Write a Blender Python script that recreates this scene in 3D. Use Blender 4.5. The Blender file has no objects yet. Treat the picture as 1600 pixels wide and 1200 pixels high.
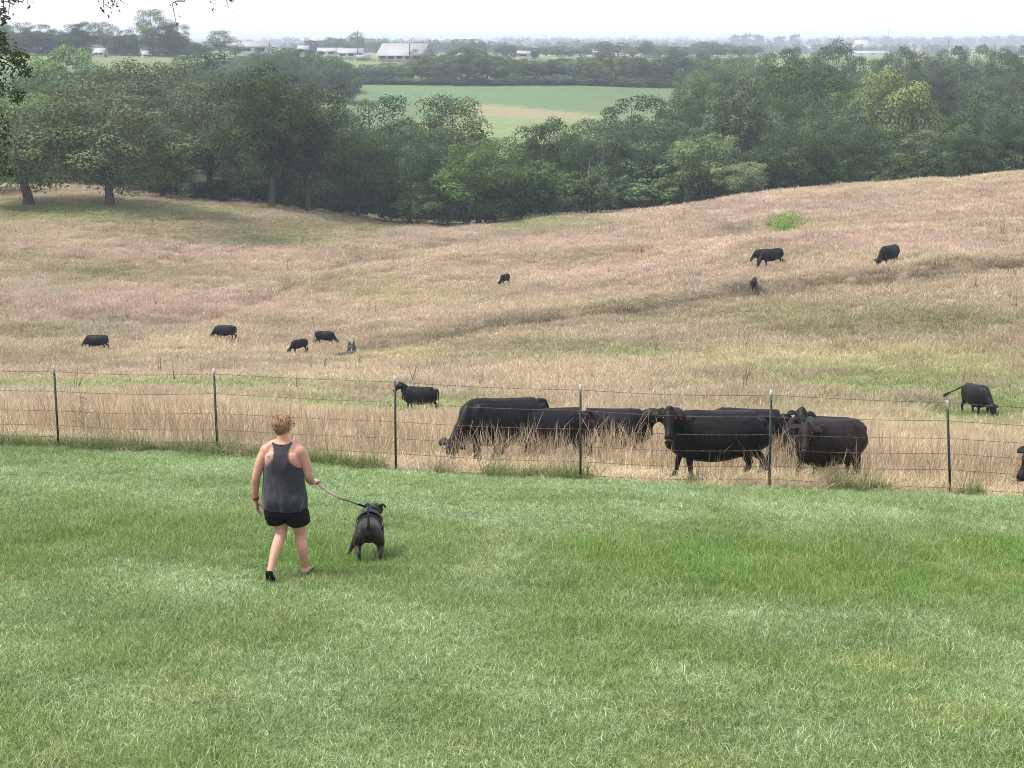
import bpy, bmesh, math, random
import numpy as np
from mathutils import Vector, Matrix

SC = bpy.context.scene
COL = SC.collection
R = math.radians
# ------------------------------------------------------------------ camera, light, exposure
PITCH = R(12.98)
F = 2300.0 / 1600.0            # focal length in picture widths
cam_d = bpy.data.cameras.new('camera')
cam = bpy.data.objects.new('camera', cam_d)
COL.objects.link(cam)
cam_d.sensor_width = 36.0
cam_d.lens = 36.0 * F
cam_d.clip_start = 0.1
cam_d.clip_end = 20000
cam.location = (0, 0, 0)
cam.rotation_euler = (R(90) - PITCH, 0, 0)
SC.camera = cam

SUN_EL, SUN_AZ = 58.0, -98.0     # azimuth of the sun measured from +Y (the view direction), negative = to the left
w = bpy.data.worlds.new('World')
SC.world = w
w.use_nodes = True
nt = w.node_tree
nt.nodes.clear()
sky = nt.nodes.new('ShaderNodeTexSky')
sky.sky_type = 'NISHITA'
sky.sun_disc = False
sky.sun_elevation = R(SUN_EL)
sky.sun_rotation = R(SUN_AZ)
sky.altitude = 250
sky.air_density = 1.2
sky.dust_density = 5.0
sky.ozone_density = 1.5
veil = nt.nodes.new('ShaderNodeRGB')          # the even white veil of a hazy overcast day
veil.outputs[0].default_value = (8.0, 8.0, 8.7, 1)
mx = nt.nodes.new('ShaderNodeMix'); mx.data_type = 'RGBA'
mx.inputs[0].default_value = 0.82
bg = nt.nodes.new('ShaderNodeBackground')
bg.inputs[1].default_value = 0.085
ow = nt.nodes.new('ShaderNodeOutputWorld')
nt.links.new(sky.outputs[0], mx.inputs[6])
nt.links.new(veil.outputs[0], mx.inputs[7])
nt.links.new(mx.outputs[2], bg.inputs[0])
nt.links.new(bg.outputs[0], ow.inputs[0])

sd = bpy.data.lights.new('sun', 'SUN')
sd.energy = 2.4
sd.angle = R(14)
sd.color = (1.0, 0.96, 0.90)
sun = bpy.data.objects.new('sun', sd)
COL.objects.link(sun)
_d = Vector((math.sin(R(SUN_AZ)) * math.cos(R(SUN_EL)), math.cos(R(SUN_AZ)) * math.cos(R(SUN_EL)), math.sin(R(SUN_EL))))
sun.rotation_euler = _d.to_track_quat('Z', 'Y').to_euler()
sun.location = (0, 0, 60)

SC.view_settings.view_transform = 'Standard'
SC.view_settings.look = 'None'
SC.view_settings.gamma = 1
SC.view_settings.use_curve_mapping = False
SC.view_settings.exposure = 1.13
SC.render.engine = 'CYCLES'
cy = SC.cycles
cy.max_bounces = 5
cy.diffuse_bounces = 3
cy.glossy_bounces = 2
cy.transmission_bounces = 3
cy.transparent_max_bounces = 6
cy.volume_bounces = 0
cy.use_denoising = True
cy.denoiser = 'OPENIMAGEDENOISE'
cy.denoising_input_passes = 'RGB_ALBEDO_NORMAL'
cy.denoising_prefilter = 'NONE'
cy.sample_clamp_indirect = 4
cy.pixel_filter_type = 'BLACKMAN_HARRIS'
cy.filter_width = 1.0

# ------------------------------------------------------------------ helpers
rng = np.random.default_rng(7)
random.seed(7)
CP, SP = math.cos(PITCH), math.sin(PITCH)

def pt(px, py, D):
    """world point at forward distance D seen at photograph pixel (px, py)"""
    u = (px - 800) / 2300.0
    v = (600 - py) / 2300.0
    t = D / (CP + v * SP)
    return (u * t, D, t * (-SP + v * CP))

def proj(x, y, z):
    d = y * CP - z * SP
    d = np.maximum(d, 0.05)
    return 800 + 2300 * x / d, 600 - 2300 * (y * SP + z * CP) / d

def tag(o, label=None, cat=None, group=None, kind=None):
    if label: o['label'] = label
    if cat: o['category'] = cat
    if group: o['group'] = group
    if kind: o['kind'] = kind
    return o

def empty(name, loc, rz=0.0, **k):
    o = bpy.data.objects.new(name, None)
    o.empty_display_size = 0.2
    COL.objects.link(o)
    o.location = loc
    o.rotation_euler = (0, 0, rz)
    return tag(o, **k)

def link(name, me, mat=None, parent=None, loc=None):
    o = bpy.data.objects.new(name, me)
    COL.objects.link(o)
    if mat is not None and len(me.materials) == 0:
        me.materials.append(mat)
    if parent is not None:
        o.parent = parent
    if loc is not None:
        o.location = loc
    return o

def mesh_np(name, V, Fc, smooth=False):
    """V (n,3), Fc (m,k) array of k-gons (k = 3 or 4) or list of such arrays"""
    me = bpy.data.meshes.new(name)
    V = np.asarray(V, dtype=np.float32)
    fl = Fc if isinstance(Fc, list) else [Fc]
    fl = [np.asarray(f, dtype=np.int32) for f in fl if len(f)]
    me.vertices.add(len(V))
    me.vertices.foreach_set('co', V.ravel())
    nl = sum(f.size for f in fl)
    npoly = sum(len(f) for f in fl)
    me.loops.add(nl)
    me.loops.foreach_set('vertex_index', np.concatenate([f.ravel() for f in fl]))
    me.polygons.add(npoly)
    tot = np.concatenate([np.full(len(f), f.shape[1], dtype=np.int32) for f in fl])
    st = np.concatenate([[0], np.cumsum(tot)[:-1]]).astype(np.int32)
    me.polygons.foreach_set('loop_start', st)
    try:
        me.polygons.foreach_set('loop_total', tot)
    except Exception:
        pass
    if smooth:
        me.polygons.foreach_set('use_smooth', np.ones(npoly, dtype=bool))
    me.update(calc_edges=True)
    me.validate()
    return me

def add_attr(me, name, data, domain='POINT', typ='FLOAT_COLOR'):
    a = me.attributes.new(name, typ, domain)
    if typ == 'FLOAT_COLOR':
        d = np.ones((len(data), 4), dtype=np.float32)
        d[:, :3] = data
        a.data.foreach_set('color', d.ravel())
    elif typ == 'FLOAT_VECTOR':
        a.data.foreach_set('vector', np.asarray(data, dtype=np.float32).ravel())
    else:
        a.data.foreach_set('value', np.asarray(data).ravel())
    return a

# ---- material helpers
def mat_new(name):
    m = bpy.data.materials.new(name)
    m.use_nodes = True
    n = m.node_tree.nodes
    return m, m.node_tree, n['Principled BSDF'], n['Material Output']

def nd(nt, t, **k):
    x = nt.nodes.new(t)
    for a, b in k.items():
        setattr(x, a, b)
    return x

def simple(name, col, rough=0.7, spec=0.3, metal=0.0, var=0.12, scale=6.0, bump=0.0, sheen=0.0, coord='Object'):
    """principled material with a procedural mottling"""
    m, nt, b, o = mat_new(name)
    tc = nd(nt, 'ShaderNodeTexCoord')
    no = nd(nt, 'ShaderNodeTexNoise')
    no.inputs['Scale'].default_value = scale
    no.inputs['Detail'].default_value = 5
    nt.links.new(tc.outputs[coord], no.inputs['Vector'])
    mp = nd(nt, 'ShaderNodeMapRange')
    mp.inputs[1].default_value = 0.3; mp.inputs[2].default_value = 0.7
    mp.inputs[3].default_value = 1 - var; mp.inputs[4].default_value = 1 + var
    nt.links.new(no.outputs['Fac'], mp.inputs[0])
    mm = nd(nt, 'ShaderNodeVectorMath', operation='SCALE')
    mm.inputs[0].default_value = col
    nt.links.new(mp.outputs[0], mm.inputs['Scale'])
    nt.links.new(mm.outputs[0], b.inputs['Base Color'])
    b.inputs['Roughness'].default_value = rough
    b.inputs['Specular IOR Level'].default_value = spec
    b.inputs['Metallic'].default_value = metal
    if sheen:
        b.inputs['Sheen Weight'].default_value = sheen
        b.inputs['Sheen Roughness'].default_value = 0.5
    if bump:
        bp = nd(nt, 'ShaderNodeBump')
        bp.inputs['Strength'].default_value = bump
        bp.inputs['Distance'].default_value = 0.02
        nt.links.new(no.outputs['Fac'], bp.inputs['Height'])
        nt.links.new(bp.outputs[0], b.inputs['Normal'])
    return m

def leafy(name, attr, transl=0.25, gloss=0.15, rough=0.55, attr_type='GEOMETRY', mult=None):
    """leaf or blade: the colour lies in a mesh attribute (botanical variation from leaf to leaf)"""
    m, nt, b, o = mat_new(name)
    at = nd(nt, 'ShaderNodeAttribute', attribute_name=attr, attribute_type=attr_type)
    col = at.outputs['Color']
    if mult is not None:
        a2 = nd(nt, 'ShaderNodeAttribute', attribute_name=mult[0], attribute_type=mult[1])
        mm = nd(nt, 'ShaderNodeVectorMath', operation='MULTIPLY')
        nt.links.new(col, mm.inputs[0]); nt.links.new(a2.outputs['Color'], mm.inputs[1])
        col = mm.outputs[0]
    nt.links.new(col, b.inputs['Base Color'])
    b.inputs['Roughness'].default_value = rough
    b.inputs['Specular IOR Level'].default_value = gloss
    tr = nd(nt, 'ShaderNodeBsdfTranslucent')
    nt.links.new(col, tr.inputs['Color'])
    mi = nd(nt, 'ShaderNodeMixShader')
    mi.inputs[0].default_value = transl
    nt.links.new(b.outputs[0], mi.inputs[1]); nt.links.new(tr.outputs[0], mi.inputs[2])
    nt.links.new(mi.outputs[0], o.inputs['Surface'])
    return m

# ---- tubes / lofts
def catmull(P, n):
    P = np.asarray(P, float)
    if n <= 1 or len(P) < 3:
        return P
    Q = np.vstack([2 * P[0] - P[1], P, 2 * P[-1] - P[-2]])
    out = []
    for i in range(1, len(Q) - 2):
        p0, p1, p2, p3 = Q[i - 1], Q[i], Q[i + 1], Q[i + 2]
        for k in range(n):
            t = k / n
            out.append(0.5 * ((2 * p1) + (-p0 + p2) * t + (2 * p0 - 5 * p1 + 4 * p2 - p3) * t * t + (-p0 + 3 * p1 - 3 * p2 + p3) * t ** 3))
    out.append(P[-1])
    return np.array(out)

def tube(S, up=(0, 0, 1), seg=12, sub=3, cap=True):
    """S: list of (x, y, z, a, b) centre and half-axes (a sideways, b along 'up'); returns V, quads, tris"""
    S = catmull(np.array([(s if len(s) == 5 else tuple(s) + (s[3],)) for s in S], float), sub)
    S[:, 3:] = np.maximum(S[:, 3:], 1e-4)
    P = S[:, :3]
    T = np.gradient(P, axis=0)
    T /= np.linalg.norm(T, axis=1)[:, None] + 1e-12
    up = np.array(up, float)
    side = np.cross(T, up)
    ln = np.linalg.norm(side, axis=1)
    alt = np.array((0, 1.0, 0)) if abs(up[1]) < .5 else np.array((1.0, 0, 0))
    bad = ln < 0.15
    side[bad] = np.cross(T[bad], alt)
    for i in range(1, len(side)):
        if np.dot(side[i], side[i - 1]) < 0: side[i] *= -1
    side /= np.linalg.norm(side, axis=1)[:, None]
    nrm = np.cross(side, T)
    th = np.linspace(0, 2 * np.pi, seg, endpoint=False)
    V = P[:, None, :] + side[:, None, :] * (np.cos(th)[None, :, None] * S[:, 3][:, None, None]) + nrm[:, None, :] * (np.sin(th)[None, :, None] * S[:, 4][:, None, None])
    n = len(P)
    V = V.reshape(-1, 3)
    i, j = np.meshgrid(np.arange(n - 1), np.arange(seg), indexing='ij')
    a = i * seg + j; b = i * seg + (j + 1) % seg
    Q = np.stack([a, b, b + seg, a + seg], -1).reshape(-1, 4)
    Tr = np.zeros((0, 3), int)
    if cap:
        r = max(S[0, 3], S[0, 4]) * .0
        V = np.vstack([V, P[0] - T[0] * min(S[0, 3], S[0, 4]) * .5, P[-1] + T[-1] * min(S[-1, 3], S[-1, 4]) * .5])
        c0, c1 = n * seg, n * seg + 1
        jj = np.arange(seg)
        Tr = np.vstack([np.stack([np.full(seg, c0), (jj + 1) % seg, jj], -1),
                        np.stack([np.full(seg, c1), (n - 1) * seg + jj, (n - 1) * seg + (jj + 1) % seg], -1)])
    return V, Q, Tr

def ball(c, r, seg=14):
    r = (r, r, r) if np.isscalar(r) else r
    th = np.linspace(-.98, .98, 9) * math.pi / 2
    S = [(c[0], c[1], c[2] + math.sin(t) * r[2], math.cos(t) * r[0], math.cos(t) * r[1]) for t in th]
    # vertical tube: side = T x alt
    P = tube(S, up=(0, 1, 0), seg=seg, sub=1)
    return P

class MB:
    def __init__(s):
        s.V = []; s.Q = []; s.T = []; s.n = 0
    def add(s, V, Q=None, T=None):
        V = np.asarray(V, float)
        s.V.append(V)
        if Q is not None and len(Q): s.Q.append(np.asarray(Q) + s.n)
        if T is not None and len(T): s.T.append(np.asarray(T) + s.n)
        s.n += len(V)
        return s
    def tube(s, S, **k):
        return s.add(*tube(S, **k))
    def ball(s, c, r, **k):
        return s.add(*ball(c, r, **k))
    def box(s, c, h, M=None):
        """centre c, half sizes h"""
        v = np.array([(x, y, z) for x in (-1, 1) for y in (-1, 1) for z in (-1, 1)], float) * np.array(h)
        if M is not None: v = v @ np.array(M).T
        v = v + np.array(c)
        q = [(0, 1, 3, 2), (4, 6, 7, 5), (0, 4, 5, 1), (2, 3, 7, 6), (0, 2, 6, 4), (1, 5, 7, 3)]
        return s.add(v, q)
    def mesh(s, name, smooth=True, M=None):
        V = np.vstack(s.V)
        if M is not None:
            V = V @ np.array(M)[:3, :3].T + np.array(M)[:3, 3]
        fl = []
        if s.Q: fl.append(np.vstack(s.Q))
        if s.T: fl.append(np.vstack(s.T))
        return mesh_np(name, V, fl, smooth)
    def obj(s, name, mat, parent=None, smooth=True, M=None):
        return link(name, s.mesh(name, smooth, M), mat, parent)

def fuse(me, voxel, smooth_it=4, fac=0.5):
    """union of overlapping closed shapes into one continuous skin"""
    o = bpy.data.objects.new('tmp', me)
    COL.objects.link(o)
    m = o.modifiers.new('r', 'REMESH'); m.mode = 'VOXEL'; m.voxel_size = voxel; m.use_smooth_shade = True
    if smooth_it:
        s = o.modifiers.new('s', 'SMOOTH'); s.factor = fac; s.iterations = smooth_it
    dg = bpy.context.evaluated_depsgraph_get()
    dg.update()
    r = bpy.data.meshes.new_from_object(o.evaluated_get(dg))
    r.name = me.name
    bpy.data.objects.remove(o)
    bpy.data.meshes.remove(me)
    r.polygons.foreach_set('use_smooth', np.ones(len(r.polygons), dtype=bool))
    return r

# ---- scattering: a point cloud whose points carry clumps ("stuff")
def scatter(name, P, rot, scl, idx, sources, tint=None, **k):
    me = bpy.data.meshes.new(name)
    me.vertices.add(len(P))
    me.vertices.foreach_set('co', np.asarray(P, dtype=np.float32).ravel())
    add_attr(me, 'rot', rot, typ='FLOAT_VECTOR')
    add_attr(me, 'scl', scl, typ='FLOAT_VECTOR')
    add_attr(me, 'idx', np.asarray(idx, dtype=np.int32), typ='INT')
    if tint is not None:
        add_attr(me, 'tint', tint, typ='FLOAT_COLOR')
    c = bpy.data.collections.new(name + '_sources')
    for i, (m_, mt) in enumerate(sources):
        if len(m_.materials) == 0: m_.materials.append(mt)
        so = bpy.data.objects.new('%s_%02d' % (name, i), m_)
        c.objects.link(so)
    g = bpy.data.node_groups.new(name, 'GeometryNodeTree')
    g.interface.new_socket('Geometry', in_out='INPUT', socket_type='NodeSocketGeometry')
    g.interface.new_socket('Geometry', in_out='OUTPUT', socket_type='NodeSocketGeometry')
    gi = g.nodes.new('NodeGroupInput'); go = g.nodes.new('NodeGroupOutput')
    ci = g.nodes.new('GeometryNodeCollectionInfo')
    ci.inputs['Collection'].default_value = c
    ci.inputs['Separate Children'].default_value = True
    ci.inputs['Reset Children'].default_value = True
    ip = g.nodes.new('GeometryNodeInstanceOnPoints')
    ip.inputs['Pick Instance'].default_value = True
    def named(n, t):
        a = g.nodes.new('GeometryNodeInputNamedAttribute'); a.data_type = t
        a.inputs['Name'].default_value = n
        return a.outputs['Attribute']
    g.links.new(gi.outputs[0], ip.inputs['Points'])
    g.links.new(ci.outputs[0], ip.inputs['Instance'])
    g.links.new(named('idx', 'INT'), ip.inputs['Instance Index'])
    e2r = g.nodes.new('FunctionNodeEulerToRotation')
    g.links.new(named('rot', 'FLOAT_VECTOR'), e2r.inputs[0])
    g.links.new(e2r.outputs[0], ip.inputs['Rotation'])
    g.links.new(named('scl', 'FLOAT_VECTOR'), ip.inputs['Scale'])
    g.links.new(ip.outputs[0], go.inputs[0])
    o = link(name, me)
    md = o.modifiers.new('scatter', 'NODES'); md.node_group = g
    return tag(o, kind='stuff', **k)

def vnoise(x, y, seed, wl, n=14):
    """smooth pseudo noise, about -1..1, wavelength wl"""
    r = np.random.default_rng(seed)
    out = np.zeros_like(np.asarray(x, float))
    for i in range(n):
        a = r.uniform(0, 2 * np.pi); k = 2 * np.pi / wl * r.uniform(.6, 1.7); ph = r.uniform(0, 2 * np.pi)
        out = out + np.sin(k * (x * math.cos(a) + y * math.sin(a)) + ph)
    return out / math.sqrt(n) * 0.9
# ------------------------------------------------------------------ the land
POSTS = [(92, 703, 25.5), (340, 713, 24.4), (618.5, 738, 23.0), (907, 752, 22.2), (1202, 765, 21.5), (1485, 775, 21.5)]
POSTW = [pt(*p) for p in POSTS]
POSTW = [(-15.6, 27.4, -7.35), (-12.2, 26.5, -7.2)] + POSTW + [(9.3, 21.2, -6.75), (12.3, 20.9, -6.8)]
_fx = np.array([p[0] for p in POSTW]); _fy = np.array([p[1] for p in POSTW])
def fence_y(x):
    return np.interp(x, _fx, _fy)

C = [(-10, 3, -3.3), (0, 3, -3.3), (10, 3, -3.3), (-6, 8, -4.13), (0, 8, -4.13), (6, 8, -4.13), (0, -6, -1.9), (-12, -6, -2), (12, -6, -2),
     (-2.2, 13.9, -5.19), (5, 13.9, -5.19), (-8, 13.9, -5.22), (0, 18, -5.93), (7, 18, -5.98), (-9, 20, -6.25), (-20, 20, -6.4), (20, 20, -6.4), (-25, 10, -4.6), (25, 10, -4.6)] + POSTW
for p in [(650, 645, 52), (1527, 659, 47), (100, 640, 45), (1000, 600, 60), (300, 600, 60), (1500, 520, 68), (1200, 520, 75), (800, 520, 90),
          (150, 550, 92), (350, 532, 96), (500, 550, 94), (789, 448, 118), (1200, 416, 103), (1387, 419, 92), (1177, 458, 95), (1600, 412, 85),
          (300, 470, 112), (100, 440, 115), (100, 380, 130), (45, 322, 150), (175, 322, 150), (425, 327, 163), (400, 380, 140), (550, 345, 166),
          (680, 356, 170), (850, 338, 176), (1000, 334, 160), (1200, 305, 152), (1400, 287, 150), (1600, 272, 150), (1200, 360, 128), (1500, 340, 120),
          (1000, 400, 125), (1750, 262, 148), (1800, 420, 85), (-150, 330, 150), (-200, 540, 92), (700, 212, 362), (900, 135, 480), (640, 134, 480), (420, 130, 480), (800, 170, 420),
          (1040, 137, 485), (1480, 152, 430), (1600, 156, 430), (150, 90, 540), (-100, 92, 540), (350, 92, 560), (635, 97, 650), (900, 94, 720), (1300, 90, 750), (1600, 92, 750)]:
    C.append(pt(*p))
for px, z in ((-200, -16), (0, -17.2), (400, -20.3), (750, -22.5), (1000, -21.5), (1200, -20.3), (1400, -19.8), (1600, -19.2), (1900, -18)):
    C.append(((px - 800) / 2300 * 1.01 * 192, 192, z))
for D, row in ((265, (-15, -19, -22.5, -21.5, -20)), (1500, (-8, -8, -9, -11, -11)), (3000, (-6, -6, -6, -8, -8)), (5200, (2, 2, 1, -1, 2)), (6500, (6, 5, 5, 3, 6))):
    for px, z in zip((-300, 300, 800, 1300, 1900), row):
        C.append(((px - 800) / 2300 * D, D, z))
for D, z in ((30, -8), (90, -17), (160, -17), (500, -10), (1500, -8), (6500, 5)):
    C.append((-1.25 * (D + 15), D, z)); C.append((1.25 * (D + 15), D, z))
C = np.array(C, float)
def _st(x, y):
    return x / (y + 15) * 2.2, np.log((y + 15))
def _k(r2):
    return 0.5 * r2 * np.log(r2 + 1e-12)
_s, _t = _st(C[:, 0], C[:, 1])
_n = len(C)
_A = np.zeros((_n + 3, _n + 3))
_A[:_n, :_n] = _k((_s[:, None] - _s) ** 2 + (_t[:, None] - _t) ** 2) + np.eye(_n) * 1e-4
_A[:_n, _n] = 1; _A[:_n, _n + 1] = _s; _A[:_n, _n + 2] = _t
_A[_n:, :_n] = _A[:_n, _n:].T
_w = np.linalg.solve(_A, np.concatenate([C[:, 2], np.zeros(3)]))
def base_z(x, y):
    x = np.atleast_1d(np.asarray(x, float)); y = np.atleast_1d(np.asarray(y, float))
    sh = x.shape
    s, t = _st(x.ravel(), y.ravel())
    out = np.empty(len(s))
    for i in range(0, len(s), 20000):
        a, b = s[i:i + 20000], t[i:i + 20000]
        out[i:i + 20000] = _k((a[:, None] - _s) ** 2 + (b[:, None] - _t) ** 2) @ _w[:_n] + _w[_n] + _w[_n + 1] * a + _w[_n + 2] * b
    return out.reshape(sh)

DITCH = np.array([(540, 549), (640, 535), (760, 513), (870, 497), (1000, 482), (1100, 468), (1180, 457), (1300, 444), (1400, 434), (1500, 423), (1620, 409)], float)
RIDGE = np.array([(290, 480), (330, 466), (420, 449), (560, 426), (700, 408), (850, 397), (1000, 391), (1150, 383), (1300, 372), (1600, 352)], float)
GULLY = np.array([(-50, 470), (100, 492), (230, 505), (330, 500), (420, 468), (500, 425), (600, 395), (700, 380), (800, 366), (900, 356)], float)
def ground(x, y):
    """(z, px, py) of the land"""
    z = base_z(x, y)
    x = np.atleast_1d(x); y = np.atleast_1d(y)
    px, py = proj(x, y, z)
    past = np.clip((y - fence_y(x) - 1) / 8, 0, 1)
    z = z + vnoise(x, y, 3, 2.6) * 0.014 * (1 - past)
    z = z + past * (vnoise(x, y, 4, 9) * 0.10 + vnoise(x, y, 5, 3.2) * 0.05) * np.clip(1 - (y - 170) / 60, 0, 1)
    inr = (px > 540) & (px < 1700) & (y > 30) & (y < 200)
    d = py - np.interp(px, DITCH[:, 0], DITCH[:, 1])
    z = z - np.where(inr, 0.8 * np.exp(-((d - 1) / 5.0) ** 2) - 0.30 * np.exp(-((d + 8) / 6.0) ** 2), 0) * np.clip((px - 540) / 60, 0, 1)
    inr = (px > 290) & (px < 1700) & (y > 80) & (y < 200)
    d = py - np.interp(px, RIDGE[:, 0], RIDGE[:, 1])
    z = z + np.where(inr, 0.55 * np.exp(-((d - 6) / 9.0) ** 2), 0) * np.clip((px - 290) / 60, 0, 1)
    inr = (px < 900) & (y > 80) & (y < 200)
    d = py - np.interp(px, GULLY[:, 0], GULLY[:, 1])
    z = z - np.where(inr, 0.5 * np.exp(-(d / 7.0) ** 2), 0) * np.clip((900 - px) / 80, 0, 1)
    return z, px, py
def gz(x, y):
    return float(ground(np.array([float(x)]), np.array([float(y)]))[0][0])

# ---- what grows where (colour of the grass itself, its height) ------------------
TAN = np.array((0.54, 0.44, 0.32)); PINK = np.array((0.50, 0.385, 0.325)); STRAW = np.array((0.46, 0.405, 0.235)); GRN = np.array((0.24, 0.30, 0.12)); OLV = np.array((0.25, 0.235, 0.13))
DRK = np.array((0.12, 0.115, 0.075)); VIV = np.array((0.27, 0.37, 0.10))
# centre px, py, radii, colour, strength, height factor
ZONES = [(230, 607, 300, 9, GRN, .9, .22), (620, 640, 190, 17, GRN, .8, .2), (1380, 598, 250, 22, GRN, .75, .4), (1540, 632, 130, 32, GRN, .95, .22),
         (1250, 640, 260, 16, OLV, .5, .8), (1450, 560, 320, 26, STRAW * .6 + GRN * .4, .7, .7), (1330, 505, 360, 32, OLV, .85, .6), (900, 545, 240, 15, OLV, .85, .5), (1000, 552, 110, 8, GRN, .5, .5), (700, 560, 200, 12, STRAW, .5, .7),
         (410, 368, 150, 20, OLV, .95, .35), (400, 376, 80, 10, DRK * .6 + GRN * .4, .7, .35), (150, 425, 130, 14, OLV, .7, .6), (120, 330, 210, 16, GRN, .8, .35), (300, 350, 200, 14, OLV, .5, .6), (560, 350, 120, 12, OLV, .8, .5), (470, 325, 120, 8, OLV, .6, .5),
         (830, 346, 130, 14, GRN, .95, .3), (50, 402, 70, 8, GRN, .6, .4), (60, 518, 110, 12, OLV, .7, .55), (130, 508, 40, 5, GRN, .5, .4), (90, 560, 160, 12, OLV, .4, .7), (420, 505, 60, 8, DRK, .35, .8),
         (1140, 358, 42, 13, DRK, .6, 1.0), (1180, 452, 110, 7, DRK, .75, .5), (1450, 345, 260, 10, OLV, .35, .8), (560, 455, 200, 12, STRAW, .5, .8), (640, 470, 160, 14, STRAW, .4, .8), (700, 435, 220, 12, STRAW, .35, .8),
         (250, 480, 240, 22, PINK, .85, 1.1), (90, 470, 160, 12, PINK, .7, 1.1), (250, 395, 330, 9, PINK, .85, 1.1), (1200, 325, 460, 22, PINK, .8, 1.1), (900, 375, 260, 20, PINK, .8, 1.1),
         (1380, 382, 300, 12, PINK, .8, 1.1), (900, 425, 330, 16, PINK, .6, 1.1), (720, 490, 130, 12, PINK, .45, 1.0), (1000, 450, 240, 14, PINK, .4, 1.0), (1280, 548, 220, 14, TAN, .4, .9), (1040, 520, 140, 16, PINK, .35, .9)]
def zone(px, py, x, y):
    n = len(px)
    col = np.tile(TAN, (n, 1)); hf = np.ones(n)
    n1 = vnoise(x, y, 21, 14); n2 = vnoise(x, y, 22, 5); n3 = vnoise(x, y, 23, 30)
    a = np.clip(.35 + .30 * n1 + .2 * n3, 0, 1)[:, None]
    col = col * (1 - a) + (STRAW * .55 + PINK * .45) * a
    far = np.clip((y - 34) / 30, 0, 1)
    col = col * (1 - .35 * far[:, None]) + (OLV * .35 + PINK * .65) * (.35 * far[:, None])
    for cx, cy_, rx, ry, c, s, h in ZONES:
        d = ((px - cx) / rx) ** 2 + ((py - cy_) / ry) ** 2
        k = s * np.clip(1.45 - d ** .5 + .30 * n2 + .12 * n1, 0, 1) * (d < 6)
        k = np.clip(k, 0, 1)
        col = col * (1 - k[:, None]) + c * k[:, None]
        hf = hf * (1 - k) + h * k
    inr = (px > 540) & (y > 30) & (y < 200)
    d = py - np.interp(px, DITCH[:, 0], DITCH[:, 1])
    k = np.where(inr, np.exp(-((d - 2) / (6.5 + .8 * n2)) ** 2) * 1.3, 0) * np.clip((px - 540) / 60, 0, 1)
    k = np.clip(k * 1.1, 0, 1)
    side = np.clip((vnoise(px, py * 0, 31, 260) + .3), 0, 1)[:, None]
    dc = DRK * .75 * (1 - side) + OLV * .55 * side
    col = col * (1 - k[:, None]) + dc * k[:, None]; hf = hf * (1 - .45 * k)
    inr = (px < 900) & (y > 80) & (y < 200)
    d = py - np.interp(px, GULLY[:, 0], GULLY[:, 1])
    k = np.where(inr, .45 * np.exp(-(d / 6.0) ** 2), 0)
    col = col * (1 - k[:, None]) + (OLV * .7 + PINK * .3) * k[:, None]
    k = np.clip(1.25 - (((px - 1232) / 25) ** 2 + ((py - 350) / 15) ** 2) ** .5 * 1.1 + .15 * n2, 0, 1) * 1.0
    k = (k > .25) * 1.0
    col = col * (1 - k[:, None]) + VIV * k[:, None]
    nearb = np.clip((44 - y) / 12, 0, 1)[:, None]
    col = col * (1.06 + .07 * n2[:, None] + .10 * n1[:, None]) * (1 + .16 * nearb)
    return np.clip(col, .02, .9), hf, k

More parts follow.
